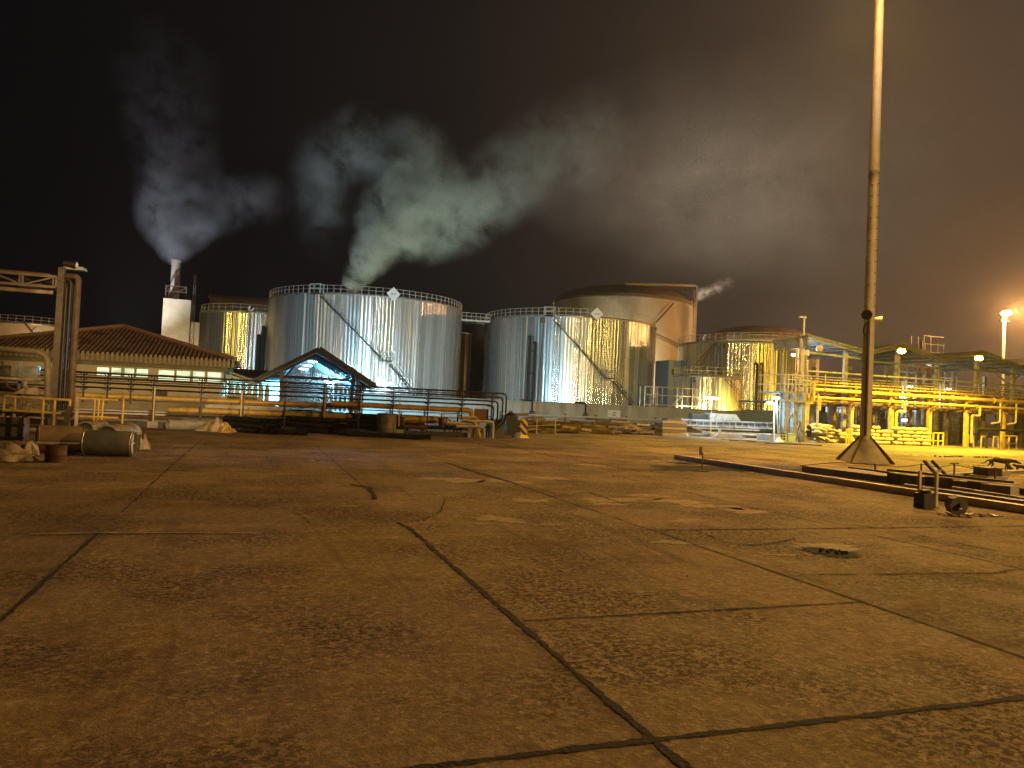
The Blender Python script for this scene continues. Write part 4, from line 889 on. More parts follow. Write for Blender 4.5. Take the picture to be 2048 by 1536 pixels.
hb=thing('heap_stand','dark trestle carrying the dusty covered heap','trestle',(-7.1,29.2,0)); mb=MB(); mb.box(-7.8,-6.4,28.9,29.5,.45,.55)
for x in (-7.7,-7.1,-6.5): mb.box(x-.04,x+.04,28.95,29.03,0,.45)
mb.build('trestle_frame',M['steel_dark'],hb,smooth=False)
gr=thing('guard_rail','yellow tube guard rail in front of the pump skid','guard rail',(-7,28.6,0),'yellow guard rails at the left')
def T2(x,y): return PY(x,y,28.6)
mb=MB(); p=T2(8,793); q=T2(138,800); mb.path([p,q],.045,8); mb.path([(p.x,28.6,p.z-.45),(q.x-.2,28.6,p.z-.48)],.04,8); mb.build('rail',M['yellow'],gr)
for x in (8,30,87,110,140): t=T2(x,800); MB().path([(t.x,28.6,0),(t.x,28.6,p.z)],.04,8).build('post',M['yellow'],gr)
gr2=thing('guard_rail','yellow tube guard rail right of the pipe tower','guard rail',(-5.3,28.6,0),'yellow guard rails at the left')
p=T2(150,796); q=T2(236,801); MB().path([p,(q.x,q.y,p.z-.02)],.04,8).build('rail',M['yellow'],gr2)
MB().path([(p.x,p.y,p.z-.6),(q.x+.05,q.y,p.z-.62)],.045,8).build('rail',M['yellow'],gr2)
for x in (190,198,206,247): t=T2(x,800); MB().path([(t.x,28.6,.0),(t.x,28.6,p.z+(.05 if x==247 else 0))],.035,8).build('post',M['yellow'],gr2)
pp_=thing('timber_post','short dark post leaning beside a pale post near the guard rails','post',(-5.6,28,0)); t=T2(148,830); MB().bar((t.x-.15,28,0),(t.x,28,.85),.16,.14).build('dark_post',M['wood_b'],pp_,smooth=False); MB().bar((t.x+.2,28,0),(t.x+.2,28,1.2),.09).build('pale_post',M['steel_cream'],pp_,smooth=False)
lp_=thing('loose_pipe','short cream pipe lying by the guard rail foot','pipe',(-6,27,0)); p=G(85,853); MB().path([(p.x,27.4,.09),(p.x+1.2,27.3,.09)],.07,10).build('pipe_length',M['steel_cream'],lp_)
mk=thing('mesh_bins','grey cage bins standing behind the pipe shells','cage bin',(-6.4,24,0)); mb=MB()
for k in range(7): mb.box(-7.5+k*.28,-7.46+k*.28,23.4,23.46,0,.75)
for z in (.05,.40,.72): mb.box(-7.5,-5.75,23.39,23.45,z,z+.05)
mb.build('cage',M['steel_dark'],mk,smooth=False); MB().box(-7.45,-5.8,23.5,24.1,0,.6).build('bin_body',M['shellgrey'],mk,smooth=False)

# ================================================================== FOREGROUND LEFT: shells, drum
def shell(name,label,p,q,r_,m,arch=False,group=None):
    t=thing(name,label,'pipe shell',((p[0]+q[0])/2,(p[1]+q[1])/2,0),group)
    P0=V3(p);Q0=V3(q);d=(Q0-P0).normalized();s=V3((d.y,-d.x,0)); mb=MB(); n=28; a0,a1=(0,math.pi) if arch else (0,2*math.pi); th=.035
    rings=[]
    for c_,rr in ((P0,r_),(Q0,r_),(Q0,r_-th),(P0,r_-th)):
        rings.append([c_+s*(rr*math.cos(a0+(a1-a0)*k/n))+V3((0,0,rr*math.sin(a0+(a1-a0)*k/n))) for k in range(n+1)])
    vs=[v for g_ in rings for v in g_]; fs=[]
    for i in range(4):
        j=(i+1)%4
        for k in range(n): fs.append((i*(n+1)+k,i*(n+1)+k+1,j*(n+1)+k+1,j*(n+1)+k))
    if arch: fs+= [(0,n+1,2*n+2,3*n+3),(n,2*n+1,3*n+2,4*n+3)]
    mb.add(vs,fs); mb.build('shell_wall',m,t,sharp=60)
    bd=MB()
    for u in (.03,.97):
        c_=P0+(Q0-P0)*u; rr=r_+.008
        pts=[c_+s*(rr*math.cos(a0+(a1-a0)*k/n))+V3((0,0,rr*math.sin(a0+(a1-a0)*k/n))) for k in range(n+1)]
        bd.path(pts,.012,4,cap=False); bd.build('band',M['steel_grey'],t); bd=MB()

    return t
p=G(163,912); q=G(264,915)
sA=shell('pipe_shell','front grey-green pipe shell with open right end',(p.x,p.y+.28,.285),(q.x,q.y+.28,.285),.28,M['shellgrey'],group='insulation pipe shells at the left')
spk_=MB(); e=V3((q.x,q.y+.28,.285))
for a_ in (0,1.05,2.1): v=V3((0,math.cos(a_),math.sin(a_)))*.25; spk_.bar(e-v+V3((-.05,0,0)),e+v+V3((-.05,0,0)),.03)
spk_.build('end_spider',M['white'],sA)
p=G(62,908); q=G(160,908)
sB=shell('pipe_shell','brown wrapped pipe shell left of the open one',(p.x,p.y+.35,.32),(q.x,q.y+.35,.31),.30,M['insul'],group='insulation pipe shells at the left')
MB().bar((p.x+.05,p.y+.035,.25),(q.x-.02,q.y+.035,.24),.03,.04).build('edge_strip',M['steel_grey'],sB,smooth=False)
p=G(190,872); shell('half_shell','arched half shell behind the open pipe shell',(p.x-.1,p.y-1.0,.20),(p.x+.1,p.y+.2,.20),.28,M['poly'],True,'upturned half shells at the left')
p=G(255,876); shell('half_shell','larger arched half shell standing nearest the bare yard',(p.x-.2,p.y-2.4,.16),(p.x+.15,p.y-.6,.16),.33,M['poly'],True,'upturned half shells at the left')
pf=prop(cloth(G(283,900).x,G(283,900).y+.1,0,.35,.7,.55,8).build('plastic_sheet',M['poly'],sharp=80),'crumpled polythene bunched at the open shell end','plastic sheet')
p=G(106,926); dr=thing('small_drum','short rusty drum with open top in front of the shells','drum',(p.x,p.y+.18,0))
MB().lathe([(0,.01),(.185,0),(.19,.15),(.195,.16),(.19,.17),(.19,.34),(.195,.35),(.175,.35),(.175,.06),(0,.06)],(p.x,p.y+.2,0),24).build('drum_shell',mat('dark_rust',(.13,.075,.035),(.06,.035,.02),.7,.2,5,.2),dr)
p=G(30,924); wb_=prop(cloth(p.x-.3,p.y+.2,0,1.3,.7,.42,12).build('wrapped_bundle',M['poly'],sharp=80),'large polythene-wrapped bundle at the left edge','bundle')
p=G(78,905); prop(cloth(p.x,p.y-.9,0,.42,.4,.48,15).build('torn_wrapping',M['poly'],sharp=80),'torn bright wrapping sticking up beside the bundle','wrapping')
# grey pipes + tarp
for i,(a_,b_) in enumerate((((334,860),(368,849)),((363,857),(382,850)))):
    p=G(*a_); q=G(*b_); t=thing('grey_pipe',['left grey plastic pipe lying with open end forward','right grey plastic pipe lying with open end forward'][i],'pipe',(p.x,p.y,0),'two short grey pipes')
    dd=(V3((q.x,q.y,0))-V3((p.x,p.y,0))).normalized()*1.6; dd=V3((1.45,.85,0))
    MB().hollow((p.x,p.y,.20),(p.x+dd.x,p.y+dd.y,.20),.20,.02).build('pipe_wall',M['pipe_grey'],t)
p=G(432,864); prop(cloth(p.x,p.y,0,1.35,.9,.55,21,spiky=1.1).build('crumpled_tarpaulin',M['tarp'],sharp=70),'crumpled tan tarpaulin on the ground left of the dark bundles','tarpaulin')
p=G(452,866); prop(cloth(p.x,p.y-.2,0,.6,.5,.35,24,spiky=1.3).build('folded_sack',M['yellow'],sharp=70),'folded orange-tan sheet beside the crumpled tarpaulin','sheet')
# dark pipe bundles
def bundle(cx,cy,ang,n,rows,r_,length,lab,grp,jit=.02):
    d=V3((math.cos(ang),math.sin(ang),0)); s=V3((-d.y,d.x,0)); proto=None
    for j in range(rows):
        for k in range(n-j):
            off=s*((k-(n-1)/2)*2.06*r_+j*r_+rnd.uniform(-jit,jit)); z=r_+j*r_*1.75; sh_=rnd.uniform(-.35,.35)
            if proto is None:
                t=thing('steel_pipe',lab,'pipe',(0,0,0),grp)
                MB().hollow(-d*length/2,d*length/2,r_,.012,16).build('pipe_wall',M['pipe_dark'],t); MB().path([-d*(length/2-.3),-d*(length/2-.34)],r_+.006,12).build('band',M['steel_dark'],t); proto=t
            else: t=copy_tree(proto)
            t['label']=lab+', '+['bottom','second','third','top'][j]+' row'; t['group']=grp+', '+['bottom','second','third','top'][j]+' row'
            t.location=V3((cx,cy,z))+off+d*sh_; t.rotation_euler.z=rnd.uniform(-.015,.015)
p=G(505,866); bundle(p.x,p.y+.6,R(-58),5,3,.11,2.6,'dark steel pipe in the left bundle beside the tarpaulin','left bundle of dark pipes')
p=G(548,868); bundle(p.x,p.y+.3,R(-30),4,1,.09,2.4,'thin dark pipe lying flat between the left and middle bundles','thin flat pipes between bundles')
p=G(625,866); bundle(p.x,p.y+.6,R(-42),5,3,.12,2.8,'dark steel pipe in the middle bundle','middle bundle of dark pipes')
p=G(720,868); bundle(p.x,p.y+1.0,R(-24),4,4,.12,3.6,'dark steel pipe with bluish shine in the tall right bundle','tall right bundle of dark pipes')
p=G(775,876); bundle(p.x-.1,p.y+.4,R(-28),5,1,.10,3.2,'dark steel pipe on the ground at the tip of the right bundle','flat pipes at the tip of the right bundle')

# ================================================================== BIN, HAZARD BOARDS
p=G(1022,876); bn=thing('wheelie_bin','dark green lidded waste bin with rubbish heaped on top','waste bin',(p.x,p.y+.3,0))
def taper(x,y,w0,w1,d0,d1,z0,z1):
    return MB().add([(x-w0/2,y-d0/2,z0),(x+w0/2,y-d0/2,z0),(x+w0/2,y+d0/2,z0),(x-w0/2,y+d0/2,z0),(x-w1/2,y-d1/2,z1),(x+w1/2,y-d1/2,z1),(x+w1/2,y+d1/2,z1),(x-w1/2,y+d1/2,z1)],[(3,2,1,0),(4,5,6,7),(0,1,5,4),(1,2,6,5),(2,3,7,6),(3,0,4,7)])
taper(p.x,p.y+.3,.44,.58,.5,.62,.10,.98).build('bin_body',M['green_bin'],bn,smooth=False)
MB().box(p.x-.33,p.x+.33,p.y-.04,p.y+.64,.983,1.04).build('rim',M['green_bin'],bn,smooth=False)
for sx in (-.25,.25): MB().path([(p.x+sx-.03,p.y+.5,.10),(p.x+sx+.03,p.y+.5,.10)],.10,12).build('wheel',M['black_rub'],bn)
rb_=cloth(p.x+.05,p.y+.3,1.02,.5,.5,.28,31).build('rubbish',M['steel_dark'],bn,sharp=80)
bb_=thing('black_pallet_board','dark board with faint slanting stripes leaning left of the bin','board',(p.x-.6,p.y,0))
MB().quad((p.x-1.15,p.y-.1,0),(p.x-.4,p.y-.1,0),(p.x-.4,p.y+.15,.95),(p.x-1.15,p.y+.15,.5),.04).build('panel',M['black'],bb_,smooth=False)
mb=MB()
for k in range(3): x=p.x-1.12+k*.26; mb.quad((x,p.y-.115,.02),(x+.10,p.y-.115,.02),(x+.34,p.y-.03,.34),(x+.24,p.y-.03,.34),.006)
mb.build('stripe',M['steel_brown'],bb_,smooth=False)
p=G(1047,876); hz=thing('hazard_board','upright board striped black and bright yellow right of the bin','barrier board',(p.x,p.y,0))
def hazard(root,x,y,w,z0,z1,m1,m2,yaw=0):
    MB().box(x-w/2,x+w/2,y,y+.05,z0,z1).build('panel',m1,root,smooth=False)
    mb=MB(); H_=z1-z0; s=.19; k=-3
    while k*s*2<H_+w:
        b0=z0+k*s*2; # stripe descending to the right
        poly=[(x-w/2,b0+w),(x+w/2,b0),(x+w/2,b0+s),(x-w/2,b0+w+s)]
        def clip(poly,zc,keep):
            out=[]
            for i in range(len(poly)):
                a=poly[i]; b=poly[(i+1)%len(poly)]; ia=(a[1]>=zc) if keep else (a[1]<=zc); ib=(b[1]>=zc) if keep else (b[1]<=zc)
                if ia: out.append(a)
                if ia!=ib: t=(zc-a[1])/(b[1]-a[1]); out.append((a[0]+(b[0]-a[0])*t,zc))
            return out
        poly=clip(poly,z0,True); poly=clip(poly,z1,False) if poly else poly
        if len(poly)>2: mb.add([(a,y-.006,b) for a,b in poly],[tuple(range(len(poly)))])
        k+=1
    mb.build('stripe',m2,root,smooth=False)
hazard(hz,p.x,p.y,.36,.16,.92,M['black'],M['yellow_bright'])
taper(p.x,p.y+.1,.5,.30,.5,.3,0,.15).build('foot',M['yellow_bright'],hz,smooth=False)

# ================================================================== TIMBER PILE
kinds=[('wood_a','weathered brown board in the long timber heap by the bund wall'),('wood_b','blackened board in the long timber heap by the bund wall'),('wood_c','pale sawn board in the long timber heap by the bund wall')]
protos=[]
for k,(mk_,lab) in enumerate(kinds):
    o=MB().box(-1,1,-.12,.12,-.045,.045).build('timber_board',M[mk_],smooth=False); prop(o,lab,'timber',['weathered boards in the long heap','blackened boards in the long heap','pale boards in the long heap'][k]); protos.append(o)
first=[True]*3
def hprof(x): return .95 if x<17.5 else (.62 if x<21 else (.85 if x<24 else .7))
for i in range(150):
    x=rnd.uniform(15.0,25.2); y=41.2+ (x-15)*.35+rnd.uniform(0,3.5); hmax=hprof(x); z=.05+rnd.random()**1.3*hmax*(min(1,(y-40.8-(x-15)*.35)/1.6))
    k=rnd.choices([0,1,2],[5,5,1.5])[0]
    if first[k]: o=protos[k]; first[k]=False
    else: o=protos[k].copy(); col.objects.link(o)
    zn=0 if x<18 else (1 if x<22 else 2); o['label']=kinds[k][1].replace('in the long timber heap by the bund wall',['at the bin end of the long timber heap','in the middle of the long timber heap','at the stacked end of the long timber heap'][zn]); o['group']=o['label']+' group'
    o.location=(x,y,max(.05,z)); o.rotation_euler=(rnd.uniform(-.12,.12),rnd.uniform(-.1,.1),rnd.gauss(0,.30)); o.scale=(rnd.uniform(.4,1.3),rnd.uniform(.7,1.6),rnd.uniform(.8,1.8))
# neat stack of sleepers right
for i in range(5):
    y=44.0
    o=MB().box(25.2,27.0,43.6,44.6,.02+i*.2,.19+i*.2).build('timber_bale',M['wood_c' if i%2==0 else 'wood_a'],smooth=False)
    o.rotation_euler=(0,0,0); prop(o,['bottom','second lowest','middle','second highest','topmost'][i]+' layer of the neat orange timber stack beside the steel frames','timber bale','neat timber stack layers')
p=PY(1352,850,44); prop(MB().box(p.x-.2,p.x+.75,44.8,45.5,.25,1.15).build('rusty_box',M['steel_brown'],smooth=False),'dark rusty box between timber stack and steel frames','box')
for i,(x,y,lb) in enumerate(((1290,868,'pale sandy mound at the foot of the timber heap'),(1362,872,'small pale bag of rubble below the timber stack'),(1180,864,'flat tan board edge lying before the timber heap'))):
    p=G(x,y); prop(cloth(p.x,p.y+.2,0,1.4,.7,.28,40+i).build('rubble_heap',M['tarp'],sharp=80),lb,'rubble')
for i,x in enumerate((1073,1110)):
    p=G(x,868); s=thing('marker_stake',['left thin pale stake before the timber heap','right thin pale stake before the timber heap'][i],'stake',(p.x,p.y,0),'two marker stakes'); MB().bar((p.x,p.y,0),(p.x,p.y,.85),.04).build('rod',M['rail'],s,smooth=False); MB().bar((p.x,p.y,.02),(p.x+.08,p.y,.02),.08).build('foot',M['rail'],s,smooth=False)

# ================================================================== STEEL FRAME STACK (white lit)
sp_=thing('steel_frame_stack','long stack of galvanised lattice frames under the white tube lamp','steel frames',(31,45,0))
X0,X1=PY(1362,840,45).x,PY(1548,850,45).x
mb=MB()
for z in (1.10,.72): mb.box(X0,X1,45,45.12,z-.05,z+.05)
mb.build('chord',M['steel_grey'],sp_,smooth=False)
mb=MB(); k=0; x=X0+.2
while x<X1-.1: mb.box(x,x+.05,45.03,45.09,.77,1.05); x+=.52
mb.build('web',M['steel_grey'],sp_,smooth=False); MB().box(X0+.02,X1-.02,45.2,45.5,.70,1.02).build('backing_sheet',mat('grey_blue_sheet',(.20,.22,.26),(.10,.11,.13),.5,.3,3),sp_,smooth=False)
mb=MB(); mb.box(X0+.8,X1-1.5,44.6,44.75,.52,.62); mb.box(X0+1.5,X1-.4,44.5,44.65,.30,.38); mb.box(X0,X1,44.9,45.6,.08,.2); mb.build('loose_beam',M['steel_grey'],sp_,smooth=False)
MB().box(X0+2,X1-.3,44.8,45.5,.21,.29).build('loose_beam',M['white'],sp_,smooth=False)
mb=MB(); mb.bar((X0+.5,44.4,.62),(X0+2.3,44.2,.12),.10); mb.bar((X0+2.6,44.3,.05),(X0+2.6,44.3,.6),.14); mb.bar((X1-.6,44.3,.5),(X1-.2,44.2,.15),.1); mb.build('loose_beam',M['steel_grey'],sp_,smooth=False)
tk=thing('white_trough','white open trough with sloping end on top of the steel frames','trough',(31,46,1.1))
a_=PY(1420,833,45.6); b_=PY(1472,834,45.6)
MB().add([(a_.x,45.6,1.16),(b_.x+.4,45.6,1.16),(b_.x,45.6,1.6),(a_.x,45.6,1.62),(a_.x,46.3,1.16),(b_.x+.4,46.3,1.16),(b_.x,46.3,1.6),(a_.x,46.3,1.62)],[(0,1,2,3),(7,6,5,4),(0,4,5,1),(1,5,6,2),(0,3,7,4)])  .build('trough_body',M['steel_grey'],tk,smooth=False)
MB().box(a_.x-1.3,a_.x-.01,45.8,46.3,1.16,1.52).build('black_liner',M['black'],tk,smooth=False)
p=PY(1455,868,43.6); prop(MB().add([(p.x-1.2,43.2,.02),(p.x+1.2,43.2,.02),(p.x+1.2,43.9,.02),(p.x-1.2,43.9,.02),(p.x-.8,43.4,.30),(p.x+.8,43.4,.30),(p.x+.8,43.8,.30),(p.x-.8,43.8,.30)],[(4,5,6,7),(0,1,5,4),(1,2,6,5),(2,3,7,6),(3,0,4,7)]).build('dark_ramp',M['steel_brown'],smooth=False),'dark sloped metal tray on the ground before the steel frames','tray')
for i in range(6):
    a_=G(1440+i*18,880+i*1.5); o=MB().bar((0,0,.04),(2.2+i*.2,-.9,.05),.09,.06).build('loose_rod',M['steel_brown' if i%2 else 'steel_grey'],smooth=False); o.location=(a_.x,a_.y,0); prop(o,['rusty','grey','rusty','grey','rusty','grey'][i-1 if i else 5]+' rod scattered on the ground before the steel frames, '+['first','second','third','fourth','fifth','last'][i]+' from the left','rod','scattered rods before the steel frames')

# round headed yard lamp
p=PY(1543,806,40); yl=thing('round_head_lamp','slender lamp with round white head leaning on a splayed foot','lamp',(p.x+.3,40,0))
MB().path([(p.x+.28,40,.0),(p.x+.22,40,2.3),(p.x,40,2.48)],.05,8,bend=.2).build('pole',M['white'],yl); hd=MB().lathe([(0,-.10),(.25,-.04),(.27,.03),(.12,.10),(0,.11)],(p.x-.1,40,p.z),18); hd.build('lamp_head',emit('round_lamp_lens',(.75,.95,1),3.2),yl)
mb=MB(); [mb.bar((p.x+.28,40,.25),(p.x+.28+.4*math.cos(t),40+.4*math.sin(t),.02),.04) for t in (0,2.1,4.2)]; mb.build('foot',M['rail'],yl)
point('yard_lamp_light',(p.x-.1,39.8,p.z-.25),260,COOL,.15,yl)
p=PY(1546,872,40); prop(cloth(p.x,39.4,0,.55,.45,.36,61).build('white_bag',M['white'],sharp=80),'white bag dumped beside the round-headed lamp foot','bag')
for i,x in enumerate((1562,1580)):
    p=PY(x,875,40.3); c_=thing('plastic_crate',['pale yellow-green crate with dark openings near the tower foot','plain pale green crate next to the patterned one'][i],'crate',(p.x,40.3,0),'pale green crates')
    MB().box(p.x-.28,p.x+.28,40.1,40.5,.02,.50).build('crate_body',M['palegreen'],c_,smooth=False)
    mb=MB()
    for k in range(2 if i==0 else 0):
        for j in range(2): mb.box(p.x-.2+k*.22,p.x-.05+k*.22,40.09,40.097,.12+j*.18,.24+j*.18)
    mb.box(p.x-.30,p.x+.30,40.08,40.52,.503,.55); mb.build('crate_rim',M['green_bin'] if i==0 else M['palegreen'],c_,smooth=False)

# ================================================================== STEEL TOWER + RIGHT RACK
YK=42.
tw=thing('steel_stair_tower','grey steel tower with railed platform at the left end of the right rack','steel tower',(33,41,0))
xa_,xb_=PY(1566,800,40.5).x,PY(1608,800,41).x
for x in (xa_+.2,xa_+.9,xb_-.5): MB().box(x-.13,x+.13,40.4,40.7,0,3.1).build('column',M['steel_grey'],tw,smooth=False)
for x in (xa_+.05,xb_-.15): MB().box(x-.06,x+.06,40.71,40.83,0,5.7).build('column',M['steel_grey'],tw,smooth=False)
mb=MB(); mb.box(xa_,xb_,40.4,43,3.1,3.22); mb.box(xa_-.3,xb_,40.3,40.4,2.55,2.72); mb.build('platform',M['steel_grey'],tw,smooth=False)
mb=MB()
for k in range(8): x=xa_+(xb_-xa_)*k/7; mb.bar((x,40.4,3.2),(x,40.4,4.3),.05)
for z in (3.7,4.0,4.3): mb.bar((xa_,40.4,z),(xb_,40.4,z),.06)
for z in (3.7,4.3): mb.bar((xa_,40.4,z),(xa_,43,z),.06)
mb.build('handrail',M['rail'],tw)
mb=MB(); mb.bar((xa_+.3,40.5,1.2),(xb_-.3,40.5,3.0),.07); mb.bar((xa_+.9,40.5,0),(xb_-.2,40.6,2.4),.12); mb.bar((xa_+.5,40.4,3.2),(xa_+1.0,40.4,4.1),.06); mb.bar((xa_+1.3,40.4,3.2),(xa_+.9,40.4,4.1),.06); mb.build('brace',M['steel_grey'],tw)
MB().box(xa_-.2,xb_-.6,40.8,42.8,.0,.0+.4).build('base_block',M['concrete'],tw,smooth=False)
PX=[PY(x,800,YK).x for x in (1612,1701,1781,1857,1931,2005,2085)]
rr_=thing('pipe_rack_right','tall yellow-lit rack of long pipes crossing the right side','pipe rack',(45,42,0)); rr_.name='overhead_pipe_rack'
XE=66.
for z,rd_,y,m_ in ((4.50,.05,43.4,'steel_cream'),(4.30,.055,43.1,'steel_cream'),(4.08,.06,42.6,'yellow'),(3.86,.06,42.3,'yellow'),(3.50,.13,41.7,'yellow'),(2.98,.095,41.6,'yellow'),(3.30,.06,43.2,'steel_brown'),(2.78,.07,43.0,'yellow')):
    MB().path([(PX[0]-.2 if z>3.6 else PX[0]+.1,y,z),(XE,y,z)],rd_,10).flanges(PX[0]+1.2,PX[0]+21,y,z,rd_,3.4).build('pipe',M[m_],rr_)
for i,x in enumerate(PX+[PX[-1]+3.6,PX[-1]+7.2]):
    for y in (41.9,43.6): MB().box(x-.12,x+.12,y-.12,y+.12,0,4.0 if y>43 else 3.75).build('post',M['yellow' if y<43 else 'steel_brown'],rr_,smooth=False)
    mb=MB(); [mb.box(x-.09,x+.09,41.5,43.9,z,z+.16) for z in (3.20,3.67,2.5)]; mb.build('cross_beam',M['steel_brown'],rr_,smooth=False)
mb=MB(); 
for y in (41.85,43.5): mb.box(PX[0],XE,y-.05,y+.05,2.52,2.66) if y>43 else None
for k in range(90):
    x=PX[0]+.5+k*.33; mb.box(x-.02,x+.02,42.5,42.6,3.9,4.02+rnd.uniform(0,.12)) if rnd.random()<.7 else None
    if rnd.random()<.5: mb.box(x-.03,x+.03,41.9,42.0,3.5,3.74)
mb.build('pipe_shoes',M['steel_brown'],rr_,smooth=False)
mb=MB()
for (y,z) in ((42.2,4.72),(43.7,3.05)):
    for s_ in (-.18,.18): mb.box(PX[0],XE,y+s_-.02,y+s_+.02,z,z+.08)
    x=PX[0]
    while x<XE: mb.box(x,x+.04,y-.16,y+.16,z+.02,z+.05); x+=.6
    x=PX[0]+1.7
    while x<XE: mb.box(x-.03,x+.03,y-.03,y+.03,z-.75,z); x+=3.5
mb.build('cable_tray',M['steel_grey'],rr_,smooth=False)
mb=MB()
for i_ in range(len(PX)-1):
    a_,b_=PX[i_],PX[i_+1]; mb.bar((a_,43.6,2.6),((a_+b_)/2,43.6,3.2),.06); mb.bar((b_,43.6,2.6),((a_+b_)/2,43.6,3.2),.06); mb.bar((a_,43.6,3.24),(b_,43.6,3.24),.07)
    for k in range(3):
        x=a_+.6+k*1.05; mb.bar((x,43.0,1.5+rnd.random()*.5),(x,43.0,2.8),.05)
mb.build('lattice_brace',M['steel_brown'],rr_,smooth=False)
for x in (PX[2]+.1,PX[4]+.15):
    MB().path([(x+.75,41.55,2.98),(x+.75,41.55,2.3),(x,41.55,2.3),(x,41.55,.3)],.085,10,bend=.15).build('drop_pipe',M['yellow'],rr_)
for x in (PX[5]-.7,PX[5]+.9): MB().path([(x,41.6,3.4),(x,41.6,1.9),(x-.6,41.8,1.8)],.07,10,bend=.15).build('drop_pipe',M['steel_cream'],rr_)
MB().path([(PX[0]+.7,41.5,2.98),(PX[0]+.7,41.5,2.1)],.09,8).build('drop_pipe',M['yellow'],rr_); MB().path([(PX[0]+.15,41.5,4.0),(PX[0]+.15,41.5,2.6),(PX[0]-1.4,41.0,2.45)],.12,10,bend=.25).build('drop_pipe',M['yellow'],rr_)
MB().path([(PX[0]+.3,41.2,3.2),(PX[0]+.3,41.2,.0)],.07,8).build('drop_pipe',M['steel_cream'],rr_)
# canopies
units=[(35.4,38.0,43.2),(43.25,47.0,51.2),(51.25,55.2,59.3),(59.35,63.4,67.5)]
labs=['first gabled canopy with bluish lit underside beside the high mast','second gabled canopy with the left yellow lamp','third gabled canopy with the right yellow lamp','last gabled canopy cut by the right edge']
for i,(xl,xp,xr) in enumerate(units):
    t=thing('gabled_canopy',labs[i],'canopy',(xp,46,0),'row of gabled canopies over the rack'); zp,ze=7.55,6.55; ya,yb=45.6,(49.4 if i==0 else 53.)
    yl=49.4 if i==0 else yb
    if i==0: xl=PY(1549,698,yl).x; ze=PY(1549,698,yl).z
    mb=MB(); mb.quad((xl,ya,ze),(xp,ya,zp),(xp,yl,zp),(xl,yl,ze),.05); mb.quad((xp,ya,zp),(xr,ya,ze-.05),(xr,yb,ze-.05),(xp,yb,zp),.05)
    mb.build('roof',M['sheet'],t,smooth=False)
    mb=MB()
    for y in (ya+.05,yl-.3): mb.bar((xl,y,ze-.12),(xp,y,zp-.12),.1,.14); mb.bar((xp,y,zp-.12),(xr,y,ze-.17),.1,.14)
    mb.bar((xl+.3,ya+.06,ze-.45),(xr-.2,ya+.06,ze-.62),.10,.14)
    for k in range(6):
        s=k/5.; 
        for (xe,zs_) in ((xl,ze),(xr,ze-.05)): x=xe+(xp-xe)*s; z=zs_+(zp-zs_)*s-.09; mb.bar((x,ya,z),(x,yl if xe==xl else yb,z),.06,.09)
    mb.bar((xl,ya-.03,ze+.12),(xp,ya-.03,zp+.12),.04,.10); mb.bar((xp,ya-.03,zp+.12),(xr,ya-.03,ze+.07),.04,.10)
    mb.build('rafter',M['steel_grey'],t,smooth=False)
    for x in (xp+.1,xp+4.1 if xp+4.1<xr+.2 else xr): 
        for y in ((46.2,) if i==0 else (46.2,55.5)): MB().box(x-.15,x+.15,y-.12,y+.12,0,ze-.1+(.75 if abs(x-xp)<.5 else 0)).build('post',M['steel_cream'],t,smooth=False)
    if i==0:
        mb=MB(); mb.bar((37.7,45.6,7.6),(37.7,45.6,9.0),.10); mb.bar((37.3,45.6,8.9),(37.8,45.6,8.9),.2,.12); mb.build('aerial',M['rail'],t)
        MB().lathe([(0,-.28),(.2,-.22),(.28,0),(.2,.22),(0,.28)],(38.9,45.3,6.7),14).build('globe_fitting',M['steel_cream'],t)
        q=PY(1585,710,47.5); MB().lathe([(0,-.1),(.12,-.06),(.15,0),(.1,.08),(0,.1)],(q.x,47.4,q.z),12).build('lamp_lens',M['lamp_small'],t); point('canopy_light',(q.x,47.2,q.z-.2),500,COOL,.12,t)
    if i==3:
        mb=MB(); mb.bar((xl+1,46.2,4.2),(xl+4,46.2,6.2),.1); mb.bar((xl+4,46.2,4.2),(xl+1,46.2,6.2),.1); mb.build('cross_brace',M['steel_cream'],t)
    if i==2:
        mb=MB(); mb.bar((57.5,46.4,4.4),(60.5,46.4,6.0),.1); mb.bar((60.5,46.4,4.4),(57.5,46.4,6.0),.1); mb.build('cross_brace',M['steel_cream'],t)
# yellow lamps on canopy posts
for i,(x,y) in enumerate(((1803,703),(1958,717))):
    p=PY(x,y,38.6); t=thing('flood_lamp',['left glaring yellow lamp reaching out from the second canopy','right glaring yellow lamp reaching out from the third canopy'][i],'lamp',(p.x,p.y,p.z),'yellow lamps on the canopies')
    MB().box(p.x-.28,p.x+.28,p.y-.05,p.y+.22,p.z+.14,p.z+.21).build('lamp_hood',M['steel_brown'],t,smooth=False)
    MB().bar((p.x,p.y+.2,p.z+.18),(p.x,45.5,p.z+.5),.05).build('lamp_arm',M['steel_brown'],t)
    MB().lathe([(0,-.12),(.18,-.09),(.25,0),(.18,.10),(0,.12)],(p.x,p.y,p.z),16).build('lamp_lens',M['lamp_yellow'],t)
    spot('lamp_light',(p.x,p.y-.2,p.z-.25),(p.x,p.y-.5,0),7500,YEL,156,.35,.3,t)
    point('lamp_halo',(p.x,p.y-.40,p.z),900,YEL,.25,t)
    spot('lamp_throw',(p.x,p.y-.45,p.z-.1),(p.x-4,p.y-13,0),6000,YEL,115,.8,.25,t)
